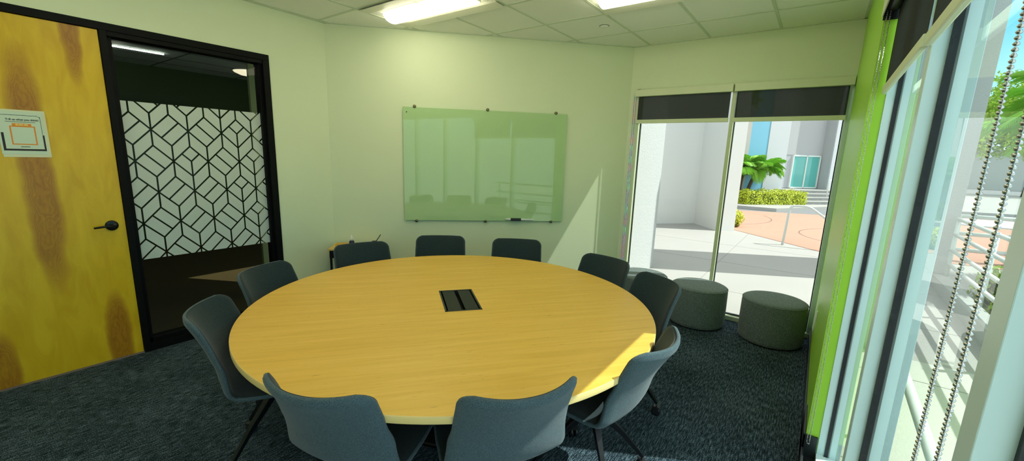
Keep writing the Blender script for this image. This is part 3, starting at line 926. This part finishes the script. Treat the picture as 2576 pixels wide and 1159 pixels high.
def build_chair():
    grid, front, rear, N, NU, normal = chair_shell()
    KS = 26            # row where the seat turns into the back
    root = thing('conference_chair', 'x', 'chair')
    def part(name, k0, k1):
        # outer shell
        m = MB(); W_ = NU + 1
        vs = []; 
        for k in range(k0, k1 + 1): vs += rear[k]
        n1 = len(vs)
        fs = []
        for k in range(k1 - k0):
            for i in range(NU):
                a = k * W_ + i; fs.append((a, a + W_, a + W_ + 1, a + 1))
        # rim (rounded)
        loop = []
        for k in range(k0, k1 + 1): loop.append((k, 0))
        if k1 == N: loop += [(N, i) for i in range(1, NU)]
        loopR = []
        for k in range(k1, k0 - 1, -1): loopR.append((k, NU))
        if k0 == 0: loopR += [(0, i) for i in range(NU - 1, 0, -1)]
        full = loop + loopR
        closed = (k0 == 0) or (k1 == N)
        m.add(vs, fs, True)
        # rim strips
        seqs = []
        if k1 == N and k0 != 0: seqs = [[(k, 0) for k in range(k0, N + 1)] + [(N, i) for i in range(1, NU)] + [(k, NU) for k in range(N, k0 - 1, -1)]]
        else: seqs = [[(k, NU) for k in range(k1, -1, -1)] + [(0, i) for i in range(NU - 1, 0, -1)] + [(k, 0) for k in range(0, k1 + 1)]]
        for sq in seqs:
            vs = []; fs = []; R4 = 5
            for j, (k, i) in enumerate(sq):
                kp, ip = sq[max(0, j - 1)]; kn, in_ = sq[min(len(sq) - 1, j + 1)]
                tg = (grid[kn][in_] - grid[kp][ip]).normalized()
                o_ = tg.cross(normal(k, i)).normalized()
                inn = grid[int(k + (N / 2 - k) * .12)][int(round(i + (NU / 2 - i) * .12))]
                if o_.dot(grid[k][i] - inn) < 0: o_ = -o_
                a, b_ = rear[k][i], front[k][i]
                c_ = (a + b_) / 2; h = (a - b_) / 2
                for q in range(R4):
                    t = pi * q / (R4 - 1)
                    vs.append(c_ + h * cos(t) + o_ * (h.length * .8 * sin(t)))
            for j in range(len(sq) - 1):
                for q in range(R4 - 1):
                    a = j * R4 + q; fs.append((a, a + 1, a + R4 + 1, a + R4))
            m.add(vs, fs, True)
        o = m.build(name, M['chair_fabric'], root)
        # inner upholstery (same thing's darker face)
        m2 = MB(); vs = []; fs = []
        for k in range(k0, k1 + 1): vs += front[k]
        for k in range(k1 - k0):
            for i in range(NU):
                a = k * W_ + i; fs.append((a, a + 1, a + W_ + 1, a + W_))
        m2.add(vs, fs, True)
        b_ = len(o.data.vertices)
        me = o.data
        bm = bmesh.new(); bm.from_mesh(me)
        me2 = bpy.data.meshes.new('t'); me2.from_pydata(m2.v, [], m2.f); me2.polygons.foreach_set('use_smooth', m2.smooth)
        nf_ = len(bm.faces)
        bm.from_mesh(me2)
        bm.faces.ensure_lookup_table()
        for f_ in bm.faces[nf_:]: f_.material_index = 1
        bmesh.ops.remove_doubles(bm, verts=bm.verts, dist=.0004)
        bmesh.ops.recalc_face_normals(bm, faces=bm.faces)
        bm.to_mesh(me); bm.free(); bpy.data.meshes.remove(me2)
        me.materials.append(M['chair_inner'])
        return o
    st = part('seat', 0, KS)
    bk = part('backrest', KS, N)
    # piping around the edge
    sq = [(k, 0) for k in range(KS, N + 1)] + [(N, i) for i in range(1, NU)] + [(k, NU) for k in range(N, KS - 1, -1)]
    MB().tube([front[k][i] + (grid[k][i] - Vector((0, grid[k][i].y, grid[k][i].z))).normalized() * .004 for (k, i) in sq], .0028, 6).build('piping', M['piping'], bk)
    # under-seat mechanism
    MB().box(-.085, .085, -.12, .10, .395, .428).build('mechanism', M['black_metal'], root, bevel=.008)
    MB().lathe([(.030, .34), (.030, .38), (.045, .400)], 24).build('post', M['black_metal'], root)
    for q in range(4):
        a = pi / 4 + q * pi / 2
        d = Vector((cos(a), sin(a), 0)); w = Vector((-sin(a), cos(a), 0))
        vs = []
        st_ = [(.0, .385, .020, .040), (.06, .345, .018, .036), (.17, .235, .013, .028), (.27, .115, .010, .020), (.300, .078, .009, .016)]
        for (r_, z, hw, th) in st_:
            c_ = d * r_ + Vector((0, 0, z))
            nrm = (d * .73 + Vector((0, 0, .68))).normalized()
            for (sx, sz) in ((-1, -1), (1, -1), (1, 1), (-1, 1)): vs.append(c_ + w * (hw * sx) + nrm * (th / 2 * sz))
        fs = []
        for i in range(len(st_) - 1):
            for k in range(4): fs.append((i * 4 + k, i * 4 + (k + 1) % 4, (i + 1) * 4 + (k + 1) % 4, (i + 1) * 4 + k))
        fs.append((3, 2, 1, 0)); e_ = (len(st_) - 1) * 4; fs.append((e_, e_ + 1, e_ + 2, e_ + 3))
        lg = MB().add(vs, fs).build('leg', M['black_metal'], root, bevel=.003)
        cs = MB()
        cc = d * .300 + Vector((0, 0, .028))
        for s_ in (-1, 1):
            MMx = Matrix.Translation(cc + w * (s_ * .014)) @ Matrix.Rotation(a, 4, 'Z') @ Matrix.Rotation(pi / 2, 4, 'X')
            cs.lathe([(.020, -.008), (.028, -.005), (.028, .005), (.020, .008)], 20, MMx)
        cs.tube([cc + Vector((0, 0, .0)), cc + Vector((0, 0, .055))], .007, 8)
        cs.box(-.016, .016, -.024, .024, .020, .036, Matrix.Translation(cc) @ Matrix.Rotation(a, 4, 'Z'))
        cs.build('caster', M['black_plastic'], lg)
    return root

# back-top anchor (x, y) of each chair, facing (deg), label
CH = [
 (-2.93, 1.20, 27, 'grey upholstered chair in front of the patterned glass, second from the door'),
 (-2.38, .70, 55, 'grey upholstered chair at the left edge of the table, nearest the maple door'),
 (-1.31, .66, 109, 'dark grey chair in the near foreground left, its back toward the viewer'),
 (-.735, 1.115, 148, 'dark grey chair in the near foreground centre with a sunlit stripe on its back'),
 (-.485, 1.83, 178, 'sunlit pale grey chair back at the near right of the table'),
 (-.775, 2.80, -128, 'dark chair at the right of the table, in front of the middle ottoman'),
 (-1.30, 3.12, -104, 'dark chair between the glass board corner and the leftmost ottoman'),
 (-2.26, 3.20, -57, 'black chair under the right half of the glass board'),
 (-2.88, 2.80, -48, 'black chair under the left half of the glass board'),
 (-3.12, 2.08, -18, 'black chair in front of the small corner cart'),
]
proto = build_chair()
BACKOFF = .300
for i, (x, y, fdeg, lab) in enumerate(CH):
    o = proto if i == 0 else copy_tree(proto)
    fa = radians(fdeg)
    f = Vector((cos(fa), sin(fa), 0))
    o.location = Vector((x, y, 0)) + f * BACKOFF
    o.rotation_euler = (0, 0, fa - pi / 2)
    tag(o, lab, 'chair', 'conference chairs around the round table')

# ================================================================== ottomans
def ottoman(x, y, label):
    t = thing('ottoman', label, 'ottoman', (x, y, 0), 0, 'grey drum ottomans by the back window')
    R0 = .268
    pr = [(R0 - .012, .012), (R0 - .003, .020), (R0, .05), (R0 + .002, .20), (R0, .36), (R0 - .003, .388), (R0 - .010, .401), (R0 - .024, .408), (R0 - .08, .411), (.0001, .412)]
    MB().lathe(pr, 64).build('body', M['otto_fabric'], t)
    MB().lathe([(R0 - .03, 0), (R0 - .03, .014)], 48).build('base', M['black_plastic'], t)
    rim = [(( R0 - .002) * cos(2 * pi * k / 64), (R0 - .002) * sin(2 * pi * k / 64), .3915) for k in range(65)]
    MB().tube(rim, .0028, 6).build('piping', M['otto_fabric'], t)
    return t
ottoman(-1.455, 4.50, 'grey drum ottoman farthest left, half hidden behind two chairs')
ottoman(-.853, 4.500, 'grey drum ottoman in the middle, at the window mullion')
ottoman(-.188, 4.500, 'grey drum ottoman farthest right, beside the lime green wall')

# ================================================================== corner cart
ct = thing('corner_cart', 'small black-framed cart with an oak top in the far left corner', 'cart')
cf = MB()
s0, s1, o0, o1, zt = .035, .50, .05, .36, .665
for s_ in (s0 + .012, s1 - .012):
    for o_ in (o0 + .012, o1 - .012): cf.box(s_ - .010, s_ + .010, o_ - .010, o_ + .010, .0, zt - .02, BM)
cf.box(s0, s1, o0, o1, zt - .10, zt - .02, BM)
cf.box(s0, s1, o0, o1, .25, .27, BM)
cf.build('frame', M['black_metal'], ct, bevel=.002)
MB().box(s0 - .012, s1 + .01, o0 - .015, o1 + .012, zt - .02, zt - .005, BM).build('top', M['cart_top'], ct, bevel=.002)
bt = thing('spray_bottle', 'small dark bottle with a white nozzle cap on the corner cart', 'bottle', BW(.235, .26, zt - .005))
MB().lathe([(.024, 0), (.026, .004), (.026, .055), (.020, .068), (.012, .074)], 24).build('body', mat('navy_bottle', (.01, .012, .05), .3), bt)
MB().lathe([(.016, .070), (.015, .092), (.009, .108), (.005, .125), (.0001, .126)], 24).build('cap', M['white_plastic'], bt)
MB().lathe([(.0263, .018), (.0263, .045)], 24).build('label', mat('blue_label', (.04, .03, .35), .4), bt)
tag(MB().lathe([(.0001, 0), (.016, .004), (.018, .02), (.010, .036), (.0001, .04)], 20, Matrix.Translation(BW(.30, .25, zt - .005))).build('red_cap', mat('dark_red_plastic', (.10, .008, .02), .4)), 'small dark red round cap beside the spray bottle on the cart', 'cap')
tag(MB().box(.06, .19, .12, .22, zt - .005, zt + .012, BM).build('sticky_note_pad', mat('ochre_pad', (.60, .33, .03), .6), bevel=.001), 'ochre paper pad lying at the left end of the cart', 'pad')
pc = thing('pen_cup', 'low black cup holding a tilted pen on the cart behind the chair', 'cup', BW(.46, .25, zt - .005))
MB().lathe([(.026, 0), (.028, .002), (.028, .06), (.024, .06), (.024, .006)], 24).build('cup', M['black_plastic'], pc)
p0 = BW(.455, .25, zt + .02); p1 = BW(.525, .25, zt + .125)
tag(MB().tube([p0, p1], .0042, 8).build('pen', M['black_plastic']), 'black pen sticking up tilted from the cup on the cart', 'pen')

# ================================================================== outside: ground
MB().box(-16, 14, YC + .08, 15.6, -.30, -.012).build('patio', M['concrete'], kind='structure')
MB().box(XR + .16, 14, -8, YC + .08, -.30, -.012).build('side_walk', mat('pale_concrete', (.54, .53, .49), .9, bump=(30, .15, 4), vary=.05, vscale=1.2), kind='structure')
jt = MB()
for y in (5.95, 7.7, 9.4): jt.box(-3.5, 1.4, y - .006, y + .006, -.0119, -.0105)
for x in (-1.2, .35): jt.box(x - .006, x + .006, 4.95, 12.0, -.0119, -.0105)
for y in (4.4, 2.9, 1.4): jt.box(.3, 1.5, y - .005, y + .005, -.0119, -.0105)
jt.build('trim_6', mat('concrete_joint', (.30, .29, .27), .9), kind='structure')
# red paving: large plate with a slanting near edge (in plan)
rp = [(-1.72, 11.75), (-1.36, 11.45), (.27, 9.95), (2.2, 10.6), (9, 10.6), (12, 15), (12, 17.6), (2.2, 18.4), (-.2, 17.4), (-2.3, 16.6), (-3.4, 14.5)]
MB().prism(rp, -.28, -.004).build('red_plaza', M['red_pave'], kind='structure')
sw_ = MB()
def arc(m, cx, cy, r, a0, a1, z, w=.03, n=28):
    for k in range(n):
        t0 = radians(a0 + (a1 - a0) * k / n); t1 = radians(a0 + (a1 - a0) * (k + 1) / n)
        m.add([(cx + (r - w) * cos(t0), cy + (r - w) * sin(t0), z), (cx + (r + w) * cos(t0), cy + (r + w) * sin(t0), z), (cx + (r + w) * cos(t1), cy + (r + w) * sin(t1), z), (cx + (r - w) * cos(t1), cy + (r - w) * sin(t1), z)], [(0, 1, 2, 3)])
arc(sw_, 1.35, 12.6, 1.6, 120, 262, -.0025, .011); arc(sw_, -3.4, 14.4, 2.4, -75, 30, -.0025, .011)
sw_.build('trim_7', M['joint'], kind='structure')
# far pavement with kerb in front of the building
kp = [(-8, 19.2), (-2.6, 17.3), (-1.1, 17.4), (.55, 20.4), (3.5, 22.5), (14, 26), (14, 40), (-8, 40)]
MB().prism(kp, -.3, .10).build('far_pavement', M['concrete'], kind='structure')
MB().box(-40, 60, 15.5, 80, -.4, -.02).build('road', mat('asphalt', (.20, .21, .22), .9, vary=.1), kind='structure')
MB().prism([(2.2, 18.5), (12, 17.7), (14, 20), (14, 23), (4, 21.5)], -.2, .02).build('median', mat('pale_pavement', (.62, .62, .58), .9), kind='structure')

# ================================================================== outside: near walls
MB().box(-2.25, -1.955, YC + .14, 6.50, -.05, 4.6).build('wall_wing', M['stucco'], kind='structure')
MB().box(XE - 1.2, XR + .30, YC, YC + .14, H + .1, 4.6).build('wall_parapet', M['stucco'], kind='structure')
MB().box(.205, .80, YC + .14, 5.27, -.05, 4.6).build('wall_corner_column', M['stucco'], kind='structure')
MB().box(XR + .14, XR + .30, -3.0, YC + .14, 2.60, 4.6).build('wall_side_parapet', M['stucco'], kind='structure')
MB().box(1.36, 1.66, 8.42, 9.98, -.05, 6.5).build('wall_outer_column', M['stucco'], kind='structure')
# angled recess: two smooth walls meeting at a crease
K0 = Vector((-2.62, 12.02, 0))
da = Vector((.64, .77, 0)).normalized(); db = Vector((.645, -.765, 0)).normalized()
def wall_between(name, a, b_, th, z1, m):
    d = (b_ - a).normalized(); n_ = Vector((-d.y, d.x, 0))
    P = [a, b_, b_ + n_ * th, a + n_ * th]
    return MB().prism([(p.x, p.y) for p in P], -.05, z1).build(name, m, kind='structure')
wall_between('wall_recess_left', K0 - da * 6, K0 + da * .02, .4, 7.0, M['stucco_smooth'])
wall_between('wall_recess_right', K0, K0 + db * 1.05, .42, 7.0, M['stucco_smooth'])
E0 = K0 + db * 1.05
wall_between('wall_recess_pier', E0 + da * .0, E0 + db * .09, .45, 7.0, M['stucco_smooth'])
# roof slab over the recess keeps it in shade
MB().prism([(p.x, p.y) for p in (K0 - da * 6, K0 + da * .2, E0 + db * .3 + da * .3, E0 + db * .3 - da * 2.2, K0 - da * 6 + db * 2)], 6.9, 7.2).build('trim_8', M['stucco_smooth'], kind='structure')

# ================================================================== outside: far building
FP = Vector((-1.0, 21.5, 0)); fe = Vector((.66, .75, 0)).normalized(); fn = Vector((fe.y, -fe.x, 0))
FM = Matrix(((fe.x, -fn.x, 0, FP.x), (fe.y, -fn.y, 0, FP.y), (0, 0, 1, 0), (0, 0, 0, 1)))   # (u along, depth away, z)
bld = thing('office_building', 'pale office building with a blue wall panel and teal glass entrance across the plaza', 'building')
whiteb = mat('white_render', (.55, .57, .58), .9, bump=(40, .1, 3))
MB().box(-12, -2.28, .02, 4, 0, 9, FM).build('beige_wall', mat('beige_render', (.50, .48, .44), .9), bld)
MB().box(-2.28, -1.40, .02, 4, .0, 9, FM).build('blue_wall', mat('blue_render', (.20, .47, .62), .9), bld)
MB().box(-1.40, -.42, 0, 4, 0, 9, FM).build('pilaster', whiteb, bld)
MB().box(-.42, 1.95, .50, 4, 2.06, 9, FM).build('upper_wall', mat('grey_render', (.44, .44, .44), .9), bld)
MB().box(1.93, 1.96, .02, .5, .6, 9, FM).build('grey_return', mat('grey_render_dark', (.40, .41, .42), .9), bld)
MB().box(1.96, 9.0, .0, 4, .0, 9, FM).build('white_wall', whiteb, bld)
MB().box(-.42, 1.95, .0, .6, .0, .60, FM).build('landing', M['concrete'], bld)
gd = thing('x', None, None); bpy.data.objects.remove(gd)
gfr = MB()
for u in (.43, 1.14, 1.85): gfr.box(u - .025, u + .025, .44, .52, .62, 2.06, FM)
gfr.box(.41, 1.87, .44, .52, 2.00, 2.06, FM); gfr.box(.41, 1.87, .44, .52, .62, .68, FM)
gfo = gfr.build('door_frame', M['rail'], bld)
tealg = mat('teal_glass', (.10, .42, .38), .06, spec=.9)
for (a, b_) in ((.455, 1.115), (1.165, 1.825)):
    MB().box(a, b_, .475, .485, .68, 2.00, FM).build('glass_pane', tealg, gfo)
MB().box(-.42, 1.95, .52, .7, .62, 2.06, FM).build('entrance_wall', mat('grey_render_low', (.44, .45, .46), .9), bld)
# louvred panel behind the palms
lv = MB()
for k in range(9): lv.box(-2.95, -1.50, .40, .44, .30 + k * .12, .36 + k * .12, FM)
lv.build('louvre', mat('pale_louvre', (.52, .58, .62), .6), bld)
# steps
stp = thing('entrance_steps', 'pale stone steps rising to the teal glass entrance', 'steps')
for k in range(4):
    MB().box(-.60 + k * .02, 4.2, -1.30 + k * .32, .02, .10 + k * .125 - (.02 if k else .2), .10 + (k + 1) * .125 - .03, FM).build('riser', mat('mottled_stone', (.36, .36, .34), .9, vary=.35, vscale=6), stp)
    MB().box(-.62 + k * .02, 4.22, -1.33 + k * .32, .02, .10 + (k + 1) * .125 - .03, .10 + (k + 1) * .125, FM).build('tread', M['concrete'], stp)

def rail_path(pts, r, m, name, parent, rad=.12):
    """tube with rounded bends"""
    P = [Vector(p) for p in pts]
    out = [P[0]]
    for i in range(1, len(P) - 1):
        a = (P[i - 1] - P[i]); b_ = (P[i + 1] - P[i])
        ra = min(rad, a.length * .45, b_.length * .45)
        a0 = P[i] + a.normalized() * ra; b0 = P[i] + b_.normalized() * ra
        for k in range(6):
            t = k / 5
            out.append(a0.lerp(P[i], t).lerp(P[i].lerp(b0, t), t))
    out.append(P[-1])
    return MB().tube(out, r, 12).build(name, m, parent)
FMv = lambda u, d, z: FM @ Vector((u, d, z))
hr2 = thing('step_handrail', 'thin white bent handrail at the far entrance steps', 'handrail')
rail_path([FMv(.84, -1.0, .40), FMv(.84, -1.0, 1.06), FMv(1.10, -1.0, 1.08), FMv(2.15, -1.15, .62), FMv(2.40, -1.25, .60), FMv(2.40, -1.25, .05)], .024, M['rail'], 'rail', hr2)
hr1 = thing('plaza_handrail', 'white bent tube handrail standing at the edge of the red plaza', 'handrail')
rail_path([(-.453, 10.3, -.01), (-.42, 10.3, .815), (-.10, 10.3, .83), (.50, 10.30, .40), (1.0, 10.30, .05)], .023, M['rail'], 'rail', hr1, .10)

# ================================================================== plants
leaf_g = mat('palm_leaf', (.26, .58, .05), .5, vary=.45, vscale=3)
leaf_y = mat('hedge_leaf', (.55, .62, .03), .5, vary=.4, vscale=9)
leaf_y2 = mat('deep_green_hedge_leaf', (.34, .50, .03), .5, vary=.5, vscale=9)  # deeper green leaf for the planter shrubs
leaf_t = mat('tree_leaf', (.34, .52, .03), .6, vary=.5, vscale=1.3)
bark = mat('palm_bark', (.10, .065, .05), .95, bump=(30, .8, 3))

def frond_mesh(L, droop, nleaf, lw, ll):
    m = MB()
    P = []
    for k in range(13):
        t = k / 12
        P.append(Vector((L * (t - .12 * t * t), 0, L * (.95 * t - droop * t * t))))
    m.tube(P, [.012 * (1 - .8 * k / 12) for k in range(13)], 5)
    for k in range(nleaf):
        t = .12 + .88 * k / (nleaf - 1)
        i = min(11, int(t * 12)); p = P[i].lerp(P[i + 1], t * 12 - i); d = (P[i + 1] - P[i]).normalized()
        l_ = ll * (sin(pi * min(1, t * .9 + .08)) ** .6)
        for s_ in (-1, 1):
            side = Vector((0, s_, 0))
            q = (side * .72 + d * .62 + Vector((0, 0, random.uniform(-.42, -.05)))).normalized()
            w = d.cross(q).cross(q).normalized() * lw * .42
            mid = p + q * l_ * .5
            tip = p + q * l_ + Vector((0, 0, -l_ * .22))
            m.add([p, mid + w, tip, mid - w], [(0, 1, 2), (0, 2, 3)])
    return m

def palm(name, label, loc, h, lean, nf, L, seed, ll=.30, group=None):
    random.seed(seed)
    t = thing(name, label, 'palm', loc, 0, group)
    top = Vector((lean[0], lean[1], h))
    pts = [Vector((lean[0] * k * k / 36, lean[1] * k * k / 36, h * k / 6)) for k in range(7)]
    MB().tube(pts, [.11, .09, .075, .065, .065, .075, .08], 10).build('trunk', bark, t)
    variants = [frond_mesh(L, d, 72, .011, ll) for d in (.62, .85, 1.1)]
    protos = [v.build('frond', leaf_g, t) for v in variants]
    for k in range(nf):
        o = protos[k] if k < 3 else protos[k % 3].copy()
        if k >= 3: C.objects.link(o); o.parent = t
        o.location = top
        a = 2 * pi * k / nf * 2.39 + random.uniform(-.2, .2)
        o.rotation_euler = (random.uniform(-.3, .3), random.uniform(-.55, .3), a)
        o.scale = [random.uniform(.8, 1.1)] * 3
    return t

def leaf_mass(name, m, parent, n, sampler, size, aspect=.5):
    mb = MB()
    for k in range(n):
        p, nrm = sampler()
        u = Vector((random.gauss(0, 1), random.gauss(0, 1), random.gauss(0, 1))).normalized()
        nn = (nrm + u * .7).normalized()
        a = nn.cross(Vector((random.gauss(0, 1), random.gauss(0, 1), random.gauss(0, 1)))).normalized(); b_ = nn.cross(a)
        s_ = size * random.uniform(.6, 1.3)
        mb.add([p - a * s_, p + b_ * s_ * aspect + nn * s_ * .1, p + a * s_, p - b_ * s_ * aspect + nn * s_ * .1], [(0, 1, 2, 3)])
    return mb.build(name, m, parent)

def box_sampler(a, b_, jitter):
    def f():
        while True:
            p = [random.uniform(a[i], b_[i]) for i in range(3)]
            fc = random.choice((0, 1, 2, 2, 3, 4))
            if fc == 0: p[0] = a[0]; n_ = Vector((-1, 0, 0))
            elif fc == 1: p[1] = a[1]; n_ = Vector((0, -1, 0))
            elif fc == 2: p[2] = b_[2]; n_ = Vector((0, 0, 1))
            elif fc == 3: p[0] = b_[0]; n_ = Vector((1, 0, 0))
            else: p[1] = a[1]; n_ = Vector((0, -1, 0))
            d = random.uniform(-.05, jitter)
            bump_ = .05 * sin(p[0] * 9) * cos(p[1] * 8 + p[2] * 7)
            return Vector(p) - n_ * (d + bump_), n_
    return f
def ball_sampler(c_, r3):
    def f():
        u = Vector((random.gauss(0, 1), random.gauss(0, 1), random.gauss(0, 1))).normalized()
        s_ = random.uniform(.72, 1.05)
        return Vector((c_[0] + u.x * r3[0] * s_, c_[1] + u.y * r3[1] * s_, c_[2] + u.z * r3[2] * s_)), u
    return f

random.seed(3)
hd = thing('hedge', 'clipped yellow-green hedge under the palms beside the entrance steps', 'hedge')
hd.matrix_world = FM @ Matrix.Translation((0, -1.15, 0))
leaf_mass('foliage', leaf_y, hd, 5200, box_sampler((-3.4, -.35, .10), (-.68, .55, .60), .10), .032)
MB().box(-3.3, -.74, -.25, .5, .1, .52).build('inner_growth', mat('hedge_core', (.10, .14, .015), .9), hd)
bs = thing('bush', 'small rounded yellow-green bush at the foot of the white pier', 'bush', (-1.72, 12.25, .12))
leaf_mass('foliage', leaf_y, bs, 1300, ball_sampler((0, 0, .10), (.26, .26, .24)), .028)
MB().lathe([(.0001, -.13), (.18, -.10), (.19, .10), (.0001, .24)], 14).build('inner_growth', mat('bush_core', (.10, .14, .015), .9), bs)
palm('garden_palm', 'larger feathery palm leaning right above the hedge', (-2.33, 19.10, .1), 1.25, (.27, .30), 34, 1.05, 11, .36)
palm('garden_palm', 'palm with a dark upright trunk at the left behind the hedge', (-2.56, 18.88, .1), 1.22, (.04, .04), 30, .95, 12, .34)
palm('tall_palm', 'tall palm of which only a few fronds hang below the blind', (-2.85, 18.45, .1), 3.75, (.05, .05), 20, .8, 13, .28)

# ================================================================== outside right
ap = thing('wall_handrail', 'thick white handrail close outside the nearest right window', 'handrail')
rail_path([(.40, .95, .02), (.40, .95, .75), (.43, 3.2, .76), (.43, 3.2, .02)], .0195, M['rail'], 'rail', ap, .10)
cbk = MB(); cbk.prism([(1.44, 1.0), (1.60, 1.0), (1.66, 8.40), (1.50, 8.40)], -.05, .16); cbk.build('kerb_wall', mat('grey_kerb', (.42, .43, .41), .9, vary=.12, vscale=3), kind='structure')
rr = thing('ramp_railing', 'white multi-rail metal railing along the kerb outside the right window', 'railing')
for z in (.98, .76, .54, .34):
    rail_path([(1.60, .2, z), (1.63, 8.35, z)], .024, M['rail'], 'rail', rr)
for y in (.3, 1.9, 3.5, 5.1, 6.7, 8.3):
    MB().tube([(1.60 + .004 * y, y, .10), (1.60 + .004 * y, y, 1.0)], .026, 12).build('post', M['rail'], rr)
r2 = thing('far_railing', 'white post and rail fence beyond the outer column, before the red plaza', 'railing')
for z in (.82, .50, .20): rail_path([(2.13, 11.0, z), (2.9, 11.15, z), (6.5, 11.9, z)], .038, M['rail'], 'rail', r2)
for k in range(5):
    MB().box(-.045, .045, -.045, .045, -.05, .86, Matrix.Translation((2.13 + .42 * k * 1.9, 11.0 + .16 * k, 0))).build('post', M['rail'], r2)
random.seed(5)
h2 = thing('planter_hedge', 'glossy green shrub row behind the ramp railing', 'shrub')
leaf_mass('foliage', leaf_y2, h2, 3000, box_sampler((1.85, 5.2, -.02), (2.9, 8.0, .42), .14), .045)
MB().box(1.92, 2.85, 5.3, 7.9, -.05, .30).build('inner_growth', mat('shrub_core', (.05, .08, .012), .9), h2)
palm('near_palm', 'arching palm outside the right window whose fronds hang in front of the street', (3.45, 9.6, 0), 2.1, (-.1, -.1), 30, 2.0, 21, .55)
random.seed(9)
def tree(label, loc, cr_, r3, n, seed):
    random.seed(seed)
    t = thing('street_tree', label, 'tree', loc)
    MB().tube([(0, 0, -.1), (.1, 0, cr_ * .4), (0, .1, cr_)], [.25, .2, .12], 10).build('trunk', bark, t)
    mb_centres = [(random.uniform(-.7, .7) * r3[0], random.uniform(-.6, .6) * r3[1], cr_ + random.uniform(-.4, .7) * r3[2], random.uniform(.35, .6)) for _ in range(16)]
    def smp():
        c_ = random.choice(mb_centres)
        return ball_sampler(c_[:3], tuple(q * c_[3] for q in r3))()
    leaf_mass('crown', leaf_t, t, int(n * 1.6), smp, .12)
    return t
tree('big leafy green tree under the blue sky, seen through the right window', (11.0, 42.0, 0), 4.4, (4.6, 4.0, 3.0), 15000, 31)
tree('second leafy tree farther left behind the outer column', (5.6, 54.0, 0), 4.4, (3.2, 3.0, 2.4), 7000, 32)
tree('low dark green tree at the far edge of the street', (19.0, 38.0, 0), 3.0, (3.4, 3.0, 2.6), 8000, 33)
bf = thing('street_building', 'low pale building across the street behind the trees', 'building')
MB().box(-2, 24, 56, 60, -.1, 3.2).build('wall', mat('far_wall', (.5, .52, .5), .9), bf)
MB().box(-2.2, 24.2, 55.8, 60.2, 3.2, 3.5).build('roof', mat('far_roof', (.35, .36, .36), .9), bf)
